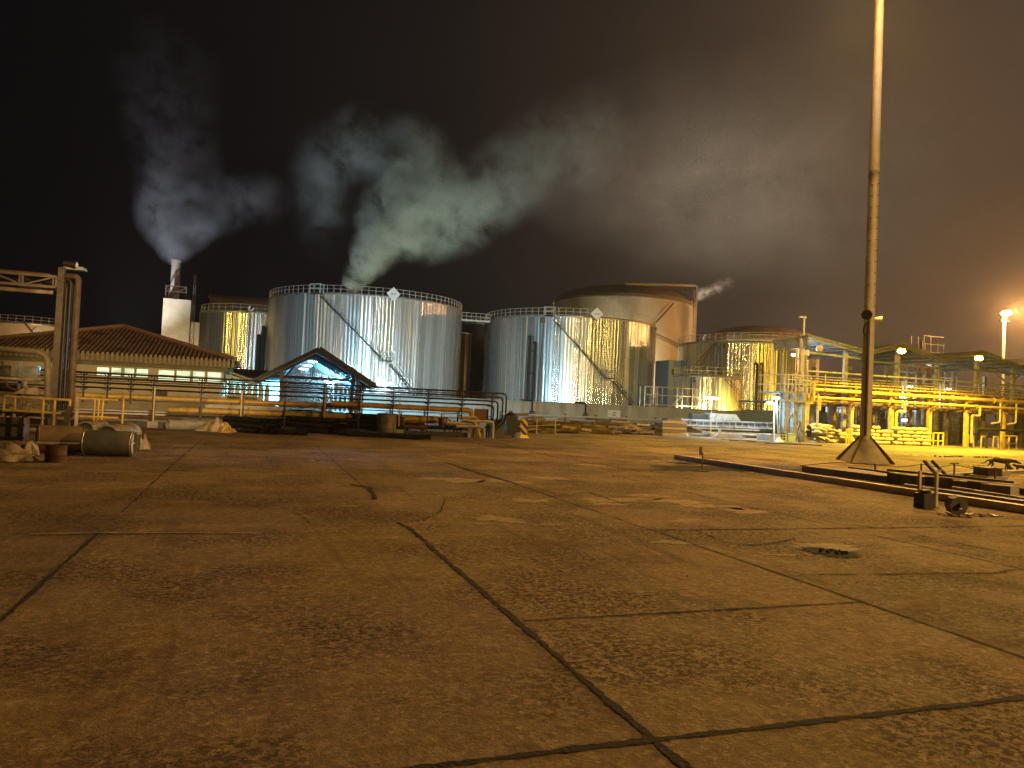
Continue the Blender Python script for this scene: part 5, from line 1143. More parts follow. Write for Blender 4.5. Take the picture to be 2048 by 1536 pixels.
# far mast lamp
p=PY(2010,627,90); fm=thing('far_mast_lamp','distant mast with one blazing orange lamp near the right edge','lamp mast',(p.x,90,0))
MB().path([(p.x-.2,90,0),(p.x-.2,90,p.z-1.2)],.32,10,r1=.26).build('pole',M['rail'],fm); MB().box(p.x-1,p.x+.7,89.8,90.2,p.z-1.3,p.z-1.1).build('cross_arm',M['steel_brown'],fm,smooth=False)
hd=MB(); hd.lathe([(0,-.35),(.6,-.25),(.8,0),(.6,.3),(0,.4)],(p.x,89.8,p.z),18); hd.build('lamp_lens',M['lamp_warm'],fm)
mb=MB()
for k in range(5): mb.bar((p.x-.6+k*.25,90,p.z-1.2),(p.x-.4+k*.2,90,p.z-.3),.06)
mb.build('lamp_bracket',M['steel_brown'],fm); point('mast_light',(p.x-.3,87.6,p.z),60000,(1,.46,.13),.45,fm)

# sacks
def sackmesh():
    mb=MB(); nx,ny=14,10; L_,W_,H_=.76,.46,.27; vs=[]
    for i in range(nx+1):
        u=-1+2*i/nx; s=(1-abs(u)**4)**.5*.94+.06
        for j in range(ny):
            t=2*math.pi*j/ny; cx_=math.copysign(abs(math.cos(t))**.7,math.cos(t)); cz_=math.copysign(abs(math.sin(t))**.8,math.sin(t))
            vs.append((u*L_/2+.01*math.sin(7*t),cx_*W_/2*(.75+.25*s)*(1+.04*math.sin(9*u+t)),H_/2+cz_*H_/2*s*(1+.07*math.sin(5*u+2*t))))
    fs=[(i*ny+j,i*ny+(j+1)%ny,(i+1)*ny+(j+1)%ny,(i+1)*ny+j) for i in range(nx) for j in range(ny)]
    fs+=[tuple(range(ny-1,-1,-1)),tuple(nx*ny+j for j in range(ny))]
    return mb.add(vs,fs)
sk=None
def place_sack(x,y,z,rz,rx,label,group,sc=(1,1,1)):
    global sk
    if sk is None: sk=sackmesh().build('filled_sack',M['sack'],sharp=70); o=sk; prop(o,label,'sack',group)
    else: o=sk.copy(); col.objects.link(o); prop(o,label,'sack',group)
    o.location=(x,y,z); o.rotation_euler=(rx,rnd.uniform(-.04,.04),rz); o.scale=sc
def wall_of_sacks(xa,xb,rows,y,lab,grp,cut=0):
    n=int((xb-xa)/.79)
    for r_ in range(rows):
        off=.3 if r_%2 else 0
        for k in range(n - (1 if r_==rows-1 and cut else 0)):
            place_sack(xa+.4+off+k*.79+rnd.uniform(-.04,.04),y+rnd.uniform(-.06,.06)+r_*.04,r_*.25,rnd.uniform(-.12,.12),rnd.uniform(-.05,.05),lab%['bottom','second','middle','fourth','top'][min(r_,4)],grp%['bottom','second','middle','fourth','top'][min(r_,4)],(rnd.uniform(.95,1.05),1,rnd.uniform(.9,1.05)))
wall_of_sacks(41.6,45.3,5,41.0,'bulging sack in the %s row of the neat right-hand pile','%s row of the right sack pile')
wall_of_sacks(38.2,41.4,5,41.05,'bulging sack in the %s row of the pile behind the mast','%s row of the sack pile behind the mast',1)
for i in range(44):
    x=rnd.uniform(34.9,37.9); fz=rnd.random(); y=40.7+rnd.uniform(0,1.4); hm_=1.1 if x<37 else .8
    place_sack(x,y,max(0,fz*hm_*min(1,(y-40.5)/.9)),rnd.uniform(-1.2,1.2),rnd.uniform(-.5,.5),'slumped split sack in the untidy heap beside the steel tower','untidy heap of split sacks',(rnd.uniform(.7,1.05),rnd.uniform(.7,1.1),rnd.uniform(.5,1)))
# dark leaning thing on untidy heap
t=thing('wheelbarrow','dark wheelbarrow tipped against the untidy sacks','wheelbarrow',(35,40.3,0))
q=PY(1625,862,40.3); MB().add([(q.x-.25,40.2,.75),(q.x+.3,40.2,.45),(q.x+.9,40.2,.25),(q.x-.1,40.2,.32),(q.x-.2,40.7,.8),(q.x+.35,40.7,.5),(q.x+.95,40.7,.3),(q.x-.05,40.7,.37)],[(0,1,2,3),(7,6,5,4),(0,4,5,1),(1,5,6,2),(2,6,7,3),(3,7,4,0)]).build('tray',M['black_rub'],t,smooth=False)
MB().path([(q.x-.15,40.3,1.0),(q.x-.1,40.3,.6),(q.x+1.2,40.3,.08)],.05,6).build('handle',M['black_rub'],t); MB().path([(q.x-.25,40.35,1.0),(q.x-.25,40.42,1.0)],.14,12).build('wheel',M['black_rub'],t)
# yellow barriers / stands beside sacks
def ystand(x,y,w,label):
    t=thing('yellow_stand',label,'barrier',(x,y,0),'yellow tube barriers on the right')
    for s in (-1,0,1): MB().bar((x+s*w/2,y,0),(x+s*w/2,y,.95),.08).build('leg',M['yellow_bright'],t,smooth=False)
    mb=MB(); mb.bar((x-w/2,y,.95),(x+w/2,y,.95),.08); mb.bar((x-w/2,y,.4),(x+w/2,y,.4),.07); mb.build('rail',M['yellow_bright'],t,smooth=False)
q=PY(1876,885,41); ystand(q.x,41,.9,'yellow tube barrier right after the sack piles'); q=PY(2018,890,41); ystand(q.x,41,1.5,'wide yellow tube barrier near the right edge'); q=PY(1697,880,40.6); ystand(q.x,40.6,.4,'narrow yellow barrier between the two tidy sack piles')
for i,(x,yy) in enumerate(((1968,41.6),(1942,41.9),(1992,42.2))):
    q=PY(x,870,yy); t=thing('pipe_trestle',['cream trestle under the long dark beam','leaning cream bracket left of the dark beam','short trestle right of the cream one'][i],'trestle',(q.x,yy,0))
    MB().bar((q.x-.28,yy,0),(q.x-.22,yy,.85),.07).build('leg',M['steel_cream'],t,smooth=False); MB().bar((q.x+.28,yy,0),(q.x+.22,yy,.85),.07).build('leg',M['steel_cream'],t,smooth=False); MB().bar((q.x-.25,yy,.82),(q.x+.25,yy,.82),.09).build('top_bar',M['steel_cream'],t,smooth=False)
q=PY(1955,858,40.5); bmx=thing('long_dark_beam','long dark beam held level over a trestle at the right edge','beam',(q.x,40.5,1.3)); MB().path([(q.x,40.5,q.z),(q.x+9,40.5,q.z)],.10,8).build('tube',M['black_rub'],bmx)
MB().bar((q.x+.9,40.5,q.z-.1),(q.x+.9,40.5,0),.1).build('leg',M['black_rub'],bmx); MB().bar((q.x+6,40.5,q.z-.1),(q.x+6,40.5,0),.1).build('leg',M['black_rub'],bmx)
# equipment beneath rack, behind
for i in range(7):
    x=44+i*3.3; y=48+ (i%3)*2.2; t=thing('process_skid',['first','second','third','fourth','fifth','sixth','last'][i]+' pipework skid from the left in the shade under the canopies','pipework',(x,y,0),'pipework skids under the canopies')
    mb=MB()
    for k in range(4): xx=x-1+k*.65+rnd.uniform(-.1,.1); mb.path([(xx,y,0),(xx,y,1.2+rnd.random()*1.6),(xx+.5,y+.3,1.3+rnd.random()*1.5)],.06,7,bend=.15)
    mb.build('pipe',M['steel_grey'],t)
    mb=MB()
    for z in (.9,1.7,2.4): mb.box(x-1.3,x+1.5,y-.3,y-.22,z,z+.07)
    for xx in (x-1.25,x+1.45): mb.box(xx-.05,xx+.05,y-.3,y+.6,0,2.6)
    mb.build('skid_frame',M['steel_grey'] if i%2 else M['steel_brown'],t,smooth=False)
    MB().path([(x-.8,y+.7,.6),(x+.7,y+.7,.6)],.36,16).build('vessel',M['steel_cream'] if i%2 else M['shellgrey'],t)
# black cabinet under rack near mast
q=PY(1750,850,41.6)
# buildings / pale shed behind rack (blue-white lit windows)
bs=thing('long_back_shed','long olive shed with a glowing white strip window behind the sacks','shed',(48,62,0))
MB().box(50,75,62,70,0,2.2).build('wall',M['greenish'],bs,smooth=False); MB().box(49.8,75.2,61.8,70.2,3.0,3.2).build('roof',M['sheet'],bs,smooth=False); MB().box(50.2,74.8,62.3,62.4,2.2,3.0).build('wall_upper',M['steel_grey'],bs,smooth=False)
q0=PY(1650,826,61.9); q0.x=max(q0.x,50.2); q1=PY(1738,836,61.9); q1.x=max(q1.x,q0.x+4)
for k in range(4):
    xx0=q0.x+(q1.x-q0.x)*k/4+.1; xx1=q0.x+(q1.x-q0.x)*(k+1)/4-.1; f_=MB().box(xx0-.06,xx1+.06,61.95,61.997,2.22,2.86).build('window',M['steel_dark'],bs,smooth=False); MB().box(xx0,xx1,61.9,61.947,2.27,2.80).build('pane',emit('pale_blue_window',(.55,.85,1),.9),f_,smooth=False)
# process tower behind with small white lamps
for i,(px,top,wd,lab) in enumerate(((1868,672,4.2,'hazy steel process tower rising behind the canopies'),(1822,738,3.4,'white-lit scaffold tower seen under the second canopy'),(1895,742,2.6,'slim scaffold tower with white lamps under the second canopy'))):
    Yq=(95,60,64)[i]; q=PY(px,top,Yq); t=thing('process_tower',lab,'tower',(q.x,Yq,0))
    mb=MB(); H_=q.z
    for sx in (-.5,-.16,.2,.5):
        for sy in (0,2.5): mb.bar((q.x+sx*wd,Yq+sy,0),(q.x+sx*wd,Yq+sy,H_*(1 if sx<0 else .93)),.12)
    z=1.5
    while z<H_: mb.bar((q.x-wd/2,Yq,z),(q.x+wd/2,Yq,z),.10); z+=1.3
    mb.build('frame',M['steel_grey'] if i else M['steel_dark'],t)
    mb=MB()
    for k in range(3): x=q.x-wd*.35+k*wd*.33; mb.path([(x,Yq+1,.5),(x,Yq+1,H_*(.95-.12*k))],.22,10)
    mb.build('column_vessel',M['steel_grey'] if i else M['steel_brown'],t)
    if i:
        for k in range(3):
            z=H_*.25+k*H_*.24; MB().box(q.x-wd*.3+k*.3,q.x-wd*.3+.5+k*.3,Yq-.2,Yq-.1,z,z+.14).build('tower_lamp',M['lamp_small'],t,smooth=False)
        point('tower_light',(q.x,Yq-1.2,H_*.55),900,(.85,.95,1),.3,t)

# ================================================================== HIGH MAST
mx,my=21.75,22.73
hm=thing('high_mast','tall lighting mast with flared gusset base right of centre','lighting mast',(mx,my,0))
mb=MB(); mb.path([(mx,my,.05),(mx,my,11.0)],.20,16,r1=.185); mb.build('pole_lower',mat('mast_lower_paint',(.60,.56,.47),(.48,.44,.36),.6,.1,3,.1),hm)
MB().path([(mx,my,11.06),(mx,my,20)],.19,16,r1=.15).build('pole_upper',mat('mast_upper_paint',(.55,.47,.33),(.45,.38,.26),.5,.1,3),hm)
MB().path([(mx,my,11.0),(mx,my,11.08)],.215,16).build('collar',M['rail'],hm)
mb=MB()
for a_ in (20,110,200,290):
    c_,s_=math.cos(R(a_)),math.sin(R(a_)); n_=V3((-s_,c_,0))*.02
    pts=[V3((mx+c_*.18,my+s_*.18,.02)),V3((mx+c_*1.12,my+s_*1.12,.02)),V3((mx+c_*1.12,my+s_*1.12,.06)),V3((mx+c_*.2,my+s_*.2,1.02))]
    mb.add([p-n_ for p in pts]+[p+n_ for p in pts],[(0,1,2,3),(7,6,5,4),(0,4,5,1),(1,5,6,2),(2,6,7,3),(3,7,4,0)])
mb.build('gusset',M['steel_brown'],hm,smooth=False)
sk_=MB(); pts=[]
for a_ in (20,110,200,290): pts.append((mx+math.cos(R(a_))*1.0,my+math.sin(R(a_))*1.0))
sk_.add([(x,y,.012) for x,y in pts]+[(mx+math.cos(R(a_))*.2,my+math.sin(R(a_))*.2,.95) for a_ in (20,110,200,290)],[(0,1,5,4),(1,2,6,5),(2,3,7,6),(3,0,4,7)]); sk_.build('base_skirt',mat('base_plate_paint',(.20,.17,.13),(.14,.12,.09),.7,.1,4,.2),hm,smooth=False)
MB().path([(mx-.16,my-.16,1.0),(mx-.16,my-.16,5.6)],.05,8).build('cable_conduit',M['steel_dark'],hm)
mb=MB(); mb.box(mx+.12,mx+.42,my+.1,my+.2,1.30,1.88); mb.build('switch_box',M['black'],hm,smooth=False)
mb=MB(); z=5.8
while z<10.9: mb.bar((mx-.22,my-.08,z),(mx+.08,my-.22,z+.06),.02); z+=.42
mb.build('step_bolts',M['steel_dark'],hm)
# horn speakers
for i,(dx,dy,zq) in enumerate(((-.38,-.30,5.48),(.36,.05,5.38))):
    t=thing('horn_speaker',['left horn loudspeaker with dark mouth on the mast','right horn loudspeaker peeping from behind the mast'][i],'loudspeaker',(mx+dx,my+dy,zq),'horn loudspeakers on the mast')
    d=V3((-.75,-.62,-.1)) if i==0 else V3((.8,-.45,-.15)); d.normalize(); c_=V3((mx+dx,my+dy,zq))
    m0=MB(); m0.path([c_-d*.20,c_-d*.05,c_+d*.08,c_+d*.18],.05,18,cap=False,r1=.20); m0.build('horn',M['rail'],t); MB().path([c_+d*.172,c_+d*.176],.185,18).build('mouth',M['black_rub'],t); MB().path([c_-d*.36,c_-d*.2],.08,12).build('driver',M['rail'],t)
    MB().bar(c_-d*.25,(mx,my,zq),.05).build('bracket',M['steel_dark'],t)
cbx=thing('loose_cable','short black cable loop hanging under the left loudspeaker','cable',(mx-.3,my-.2,4.9)); MB().path([(mx-.35,my-.25,5.2),(mx-.5,my-.28,5.0),(mx-.52,my-.28,4.82),(mx-.40,my-.26,4.75),(mx-.33,my-.25,4.88),(mx-.2,my-.22,4.95)],.025,6,bend=.06).build('loop',M['black_rub'],cbx)
# head frame with lamps (above the picture)
hf=thing('mast_head_lamps','ring of sodium floodlights at the top of the high mast','floodlights',(mx,my,19.8))
for k in range(4):
    a_=R(200+k*45); x=mx+math.cos(a_)*.9; y=my+math.sin(a_)*.9
    MB().bar((mx,my,19.7),(x,y,19.7),.08).build('arm',M['rail'],hf); MB().box(x-.25,x+.25,y-.25,y+.25,19.45,19.75).build('lamp_head',M['steel_grey'],hf,smooth=False); MB().box(x-.2,x+.2,y-.2,y+.2,19.40,19.447).build('lamp_lens',M['lamp_warm'],hf,smooth=False)
spot('head_light',(mx-.4,my-.8,19.3),(9,10,0),22000,WARM,125,.8,.5,hf)
spot('head_light',(mx+.6,my+.6,19.3),(32,34,0),34000,(1,.60,.08),120,.8,.5,hf)
spot('head_light',(mx+.2,my+.9,19.3),(36,76,1),34000,(1,.78,.34),60,.6,.5,hf)
spot('pole_wash',(mx-.9,my-1.0,19.4),(mx,my,7),800,(1,.60,.14),70,.9,.3,hf)

# ================================================================== BOLLARD SIGN, KERB, PIT
p=G(1404,943); bs_=thing('bollard_sign','small hooked post with a dark plate standing alone on the yard','sign post',(p.x,p.y,0))
MB().path([(p.x,p.y,0),(p.x,p.y,.48),(p.x-.06,p.y,.54)],.018,8,bend=.05).build('post',M['steel_brown'],bs_); MB().box(p.x-.10,p.x-.04,p.y-.02,p.y+.02,.44,.66).build('plate',M['steel_brown'],bs_,smooth=False); MB().box(p.x-.15,p.x+.15,p.y-.1,p.y+.1,0,.03).build('base',M['steel_brown'],bs_,smooth=False)
kb=MB(); kb.box(13.3,13.48,3,22.2,0,.13); kb.box(13.28,13.50,3,22.2,.133,.152)
prop(kb.build('kerb',mat('kerb_edge',(.58,.50,.38),(.40,.34,.25),.6,.2,3,.2),smooth=False),'long raised edge beam of the sunken track at the right','kerb',kind='structure')
kb=MB(); kb.box(14.15,14.27,3,16,0,.10); kb.box(15.0,15.1,3,15.5,0,.12); kb.box(17.0,17.15,3,18.4,0,.16)
prop(kb.build('kerb_rails',M['steel_brown'],smooth=False),'rusty rails running parallel to the kerb','rails',kind='structure')
kd=MB(); kd.add([(13.52,3,.004),(19.5,3,.004),(19.5,19,.004),(13.52,21.5,.004)],[(0,1,2,3)])
prop(kd.build('road_pit_floor',mat('oily_dirt',(.075,.055,.036),(.035,.025,.018),.85,0,5,.5,25,c3=(.15,.11,.07)),smooth=False),'dark oily dirt strip beside the kerb','dirt strip',kind='structure')
kd=MB(); blob(1450,938,260,9,.006,kd,amp=.3); prop(kd.build('road_stain',M['dirt'],smooth=False),'dark wet stain across the slabs behind the bollard sign','stain',kind='structure')
p=G(1610,958); q=G(1772,980)
cs_=thing('concrete_slab_ramp','wedge-ended concrete slab lying beyond the kerb','concrete slab',(14.5,15.2,0)); MB().prism([(14.4,17.3),(14.6,14.3),(15.2,14.1),(15.6,16.6)],0,.24).build('slab',M['concrete'],cs_,smooth=False)
cw=thing('pit_wall','broken low concrete wall with dark openings in the sunken area','wall',(16,14,0))
A_=G(1775,988); B_=G(1995,1012); d_=(V3((B_.x,B_.y,0))-V3((A_.x,A_.y,0))); 
A_=V3((14.35,14.3,0)); B_=V3((15.05,11.7,0)); dd=(B_-A_).normalized(); sd=V3((-dd.y,dd.x,0)); n=9
for k in range(n):
    a_=A_+dd*((B_-A_).length*k/n); b_=A_+dd*((B_-A_).length*(k+1)/n-.015); h_=.34+rnd.uniform(-.03,.03); o_=rnd.uniform(0,.10)
    MB().prism([(a_+sd*o_)[:2],(b_+sd*o_)[:2],(b_+sd*.42)[:2],(a_+sd*.42)[:2]],0,h_).build('wall_block',M['concrete'] if k%3 else mat('dark_stained_concrete',(.20,.17,.13),(.11,.095,.07),.9,0,4,.3),cw,smooth=False)
MB().bar(A_+sd*.05+V3((0,0,.41)),B_+sd*.1+V3((0,0,.41)),.08,.05).build('cap_rail',M['steel_brown'],cw,smooth=False)
def rod(name,label,cat,pts,r_,m,grp=None):
    t=thing(name,label,cat,(pts[0][0],pts[0][1],0),grp); MB().path(pts,r_,8).build('rod',m,t); return t
rod('lying_pipe','grey pipe with dark open end lying just beyond the kerb','pipe',[(14.0,13.4,.12),(13.95,9.0,.12)],.07,M['pipe_grey'])
rod('lying_pipe','thin pale conduit lying across the sunken area','pipe',[(14.6,12.7,.18),(14.2,9.4,.16)],.035,M['steel_cream'])
rod('lying_pipe','rusty pipe lying nearest the broken concrete wall','pipe',[(15.4,11.5,.10),(14.5,8.4,.10)],.06,M['steel_brown'])
# two slanting rods
a1=PY(1848,922,15.2); a2=PY(1885,962,14.6); b1=PY(1864,922,15.2); b2=PY(1904,962,14.6)
sl=thing('slanting_channels','pair of dark steel channels leaning upright in the sunken area','steel channels',(a2.x,a2.y,0))
MB().bar(a1,a2,.07,.05).build('channel',M['black'],sl,smooth=False); MB().bar(b1,b2,.07,.05).build('channel',M['black'],sl,smooth=False); MB().bar(a1+(a2-a1)*.5,b1+(b2-b1)*.5,.05).build('spacer',M['steel_cream'],sl,smooth=False)
MB().bar(a2,(a2.x,a2.y,0),.05).build('leg',M['steel_brown'],sl,smooth=False); MB().bar(b2,(b2.x,b2.y,0),.05).build('leg',M['steel_brown'],sl,smooth=False)
# wire fence posts round pit
wf=thing('low_wire_fence','sagging low wire fence on short rusty posts round the sunken area','fence',(17,16,0))
fpts=[G(1600,935),G(1750,957),G(1842,955),G(1908,955),G(1990,962),G(2060,970)]
for p in fpts[1:5]: MB().bar((p.x,p.y,0),(p.x,p.y,.40),.035).build('post',M['steel_brown'],wf,smooth=False)
mb=MB()
for i in range(len(fpts)-1):
    a_,b_=fpts[i],fpts[i+1]; mb.path([(a_.x,a_.y,.38 if i else .05),((a_.x+b_.x)/2,(a_.y+b_.y)/2,.30),(b_.x,b_.y,.38)],.010,5)
mb.build('wire',M['black'],wf)
MB().box(fpts[3].x-.16,fpts[3].x+.16,fpts[3].y-.02,fpts[3].y+.02,.40,.43).build('cross_plate',M['black'],wf,smooth=False)
# black boxes near kerb
p=G(1862,1019); b1_=thing('black_motor_box','squat black ribbed box at the kerb with two posts behind','motor',(p.x,p.y+.2,0))
taper(p.x,p.y+.15,.27,.25,.24,.22,.01,.28).build('box_body',M['black'],b1_,smooth=False); MB().lathe([(0,.0),(.10,.0),(.10,.05),(.07,.07),(0,.075)],(p.x+.02,p.y+.15,.28),18).build('cap',M['black'],b1_)
for k in (-.10,.12): MB().bar((p.x+k+.35,p.y+.42-k*.8,0),(p.x+k+.35,p.y+.42-k*.8,.66),.05).build('post',M['steel_cream'],b1_,smooth=False)
p=G(1918,1032); b2_=thing('dark_flanged_wheel','dark octagonal wheel-like casting with a small white tag by the kerb','casting',(p.x,p.y+.1,0))
w_=MB(); w_.path([(p.x,p.y,.17),(p.x+.05,p.y+.16,.18)],.165,8); w_.build('casting_disc',mat('dull_grey_iron',(.11,.10,.09),(.07,.065,.06),.6,.3,8,.2),b2_,smooth=False); MB().path([(p.x+.01,p.y-.02,.17),(p.x,p.y,.17)],.05,12).build('hub',M['black'],b2_); MB().box(p.x-.03,p.x+.03,p.y-.035,p.y-.025,.12,.135).build('tag',M['white'],b2_,smooth=False)
db=[]
for i in range(26):
    x=p.x+rnd.uniform(-.45,.75); y=p.y+rnd.uniform(-.15,.12); l_=rnd.uniform(.06,.20); a_=rnd.uniform(0,6.28)
    o=MB().bar((0,0,0),(l_*math.cos(a_),l_*math.sin(a_),rnd.uniform(0,.04)),rnd.uniform(.02,.05),rnd.uniform(.008,.02)).build('debris_scrap',M[rnd.choice(['wood_c','wood_b','poly','steel_brown'])],smooth=False); o.location=(x,y,.012)
    prop(o,'splintered scrap in the litter around the dark octagonal casting','scrap','scraps around the casting')
# concrete plinth with black box on which the dog stands behind
p=G(1990,958); pl=thing('valve_pit_box','black box set in a concrete kerb near the dog','box',(p.x,p.y,0)); MB().box(p.x-.28,p.x+.28,p.y,p.y+.5,0,.30).build('box_body',M['black'],pl,smooth=False); MB().box(p.x-.4,p.x+.45,p.y-.08,p.y+.58,0,.08).build('plinth',M['concrete'],pl,smooth=False); MB().box(p.x-.32,p.x+.36,p.y-.03,p.y+.55,.303,.33).build('lid',M['steel_brown'],pl,smooth=False)
rc=MB(); a_=G(2000,948); rc.prism([(22.6,18.2),(26,19.2),(26,19.5),(22.5,18.5)],0,.12); rc.prism([(17.5,16.5),(22.5,18.2),(22.4,18.45),(17.4,16.75)],0,.10); prop(rc.build('kerb_far',M['concrete'],smooth=False),'far concrete edge of the sunken area','kerb',kind='structure')
# wet shine on far ground
wp=MB(); blob(1870,912,34,2.4,.006,wp); blob(1950,914,50,2,.006,wp); blob(1822,910,30,2,.006,wp); blob(1365,927,50,3,.006,wp); blob(1960,933,40,2,.006,wp)
prop(wp.build('puddle_water',mat('thin_puddle',(.06,.05,.04),(.04,.03,.02),.04,0,5,.02,8,spec=1),smooth=False),'thin puddles shining on the far yellow-lit slabs','puddles',kind='structure')

# ================================================================== DOG AND TWO CATS
def skin_animal(name,label,cat,loc,rz,pts,edges,m,sub=2,scale=1.,group=None):
    me=bpy.data.meshes.new(name); me.from_pydata([tuple(c_*scale for c_ in p[:3]) for p in pts],edges,[]); o=bpy.data.objects.new(name,me); col.objects.link(o); me.materials.append(m)
    md=o.modifiers.new('Skin','SKIN'); md.use_smooth_shade=True; sv=me.skin_vertices[0].data
    for i,p in enumerate(pts): sv[i].radius=(p[3]*scale,p[4]*scale if len(p)>4 else p[3]*scale); sv[i].use_root=(i==0)
    ss=o.modifiers.new('Subdivision','SUBSURF'); ss.levels=sub; ss.render_levels=sub
    o.location=loc; o.rotation_euler=(0,0,rz); return prop(o,label,cat,group)
# dog walking right, head lowered; x forward
dog=[(0,0,.39,.085,.10),(-.16,0,.41,.085,.095),(-.28,0,.41,.08,.085),(.16,0,.38,.095,.12),(.30,0,.39,.085,.12),(.40,0,.42,.06,.075),(.50,0,.40,.055,.06),(.58,0,.37,.06,.06),(.66,0,.34,.04,.038),(.74,0,.315,.026,.026),
     (-.36,0,.38,.03),(-.44,0,.30,.022),(-.52,0,.25,.018),(-.60,0,.245,.012),
     (-.25,.07,.32,.055,.06),(-.30,.075,.22,.034),(-.38,.08,.13,.020),(-.36,.08,.03,.020),(-.32,.08,.015,.018),
     (-.22,-.07,.32,.055,.06),(-.18,-.075,.22,.034),(-.25,-.08,.13,.020),(-.20,-.08,.03,.020),(-.16,-.08,.015,.018),
     (.28,.07,.30,.045),(.24,.075,.18,.026),(.22,.08,.04,.020),(.26,.08,.015,.018),
     (.30,-.07,.30,.045),(.36,-.075,.18,.026),(.38,-.08,.04,.020),(.42,-.08,.015,.018),
     (.56,.045,.42,.022),(.545,.055,.475,.008),(.56,-.045,.42,.022),(.545,-.055,.475,.008)]
de=[(0,1),(1,2),(0,3),(3,4),(4,5),(5,6),(6,7),(7,8),(8,9),(2,10),(10,11),(11,12),(12,13),(2,14),(14,15),(15,16),(16,17),(17,18),(2,19),(19,20),(20,21),(21,22),(22,23),(4,24),(24,25),(25,26),(26,27),(4,28),(28,29),(29,30),(30,31),(7,32),(32,33),(7,34),(34,35)]
p=G(1997,941)
skin_animal('dog','dark lean dog walking right with lowered head by the sunken area','dog',(p.x,p.y,0),R(-50),dog,de,M['dogfur'],2,.92)
catp=[(0,0,.10,.07,.07),(-.05,0,.07,.075,.07),(.05,0,.17,.055,.055),(.08,0,.25,.045),(.13,0,.27,.04),(.17,0,.26,.02),(-.12,0,.04,.02),(-.20,.05,.02,.014),(.08,.03,.10,.02),(.09,.03,.01,.016),(.08,-.03,.10,.02),(.09,-.03,.01,.016),(.11,.03,.30,.015),(.11,.035,.335,.005),(.11,-.03,.30,.015),(.11,-.035,.335,.005)]
ce=[(0,1),(0,2),(2,3),(3,4),(4,5),(1,6),(6,7),(2,8),(8,9),(2,10),(10,11),(4,12),(12,13),(4,14),(14,15)]
p=G(2020,943); skin_animal('cat','small dark cat sitting under the dog\'s muzzle','cat',(p.x,p.y,0),R(120),catp,ce,M['dogfur'],2,1.0)
pup=[(0,0,.17,.05,.055),(-.10,0,.17,.05,.05),(.09,0,.17,.05,.055),(.15,0,.20,.035),(.20,0,.21,.038),(.25,0,.195,.02),(-.16,0,.18,.015),(-.22,0,.22,.008),(-.10,.035,.09,.02),(-.11,.035,.01,.014),(-.09,-.035,.09,.02),(-.08,-.035,.01,.014),(.09,.035,.09,.02),(.08,.035,.01,.014),(.10,-.035,.09,.02),(.11,-.035,.01,.014),(.19,.025,.24,.012),(.185,.03,.27,.004),(.19,-.025,.24,.012),(.185,-.03,.27,.004)]
pe=[(0,1),(0,2),(2,3),(3,4),(4,5),(1,6),(6,7),(1,8),(8,9),(1,10),(10,11),(2,12),(12,13),(2,14),(14,15),(4,16),(16,17),(4,18),(18,19)]
p=G(2041,943); skin_animal('cat','small dark cat standing at the right edge of the yard','cat',(p.x,p.y,0),R(140),pup,pe,M['dogfur'],2,1.05)

# ================================================================== FLOODLIGHTS added out of view to light the tanks and buildings
def flood(loc,target,power,color,label,angle=95,size=.5):
    t=thing('unseen_floodlight',label,'floodlight',(loc[0],loc[1],0),'tank farm floodlights'); loc=V3(loc); d=(V3(target)-loc).normalized()
    MB().bar((loc.x,loc.y,0),(loc.x,loc.y,loc.z-.1),.12).build('pole',M['steel_grey'],t,smooth=False)
    MB().bar(loc-d*.18,loc+d*.02,size,size*.7).build('lamp_head',M['steel_grey'],t,smooth=False)
    MB().bar(loc+d*.022,loc+d*.03,size*.85,size*.55).build('lens',M['lamp_small'] if color[2]>.5 else M['lamp_yellow'],t,smooth=False)
    spot('flood_beam',loc+d*.10,target,power,color,angle,.5,.5,t)
flood((6,81,1.6),(12,104,8),5600,(.52,.84,1),'first added low floodlight inside the bund below the widest tank',120)
flood((17,80.5,1.6),(16,103,9),7600,(.48,.82,1),'second added low floodlight inside the bund below the widest tank',125)
flood((27,82,1.6),(24,106,9),6400,(.62,.90,.95),'third added low floodlight inside the bund below the widest tank',120)
flood((33,81,1.6),(38,102,7),3800,(.60,.85,1),'added low floodlight inside the bund left of the half-gold tank',120)
flood((42.5,81,1.6),(46,99,8),2600,(.90,.92,.72),'added low floodlight inside the bund below the diagonal stair',120)
flood((52,81,1.6),(55,100,8),2400,(1,.78,.34),'added low yellow floodlight inside the bund right of the diagonal stair',125)
flood((66,80.2,1.6),(66,92,7),3400,(1,.70,.10),'added low yellow floodlight inside the bund below the gold tank',125)
flood((75,80.6,1.6),(73,92,7),1800,(1,.66,.12),'second added low yellow floodlight inside the bund below the gold tank',125)
flood((57,81.0,1.6),(60,92,6),3600,(1,.74,.06),'added low yellow floodlight inside the bund below the lowest tank',125)
flood((-2,82,1.6),(0,118,8),3600,(1,.86,.66),'added low warm floodlight inside the bund below the smaller ribbed tank',115)
flood((60,118,1.6),(66,134,18),24000,(1,.90,.68),'added low floodlight lighting the tall dome-roofed tank',120)
flood((88,112,1.6),(92,120,14),6000,(1,.85,.60),'added low floodlight lighting the dome tank behind the gold tank',120)
flood((30,124,1.6),(26,132,8),1500,(1,.60,.16),'added low floodlight lighting the narrow rust-brown tank',110)
flood((-24,120,4),(-36,140,8),9000,(1,.50,.14),'added orange floodlight by the far left tank')
flood((-19,158,3),(-16,170,14),7500,(1,.84,.56),'added floodlight lighting the boiler house wall')
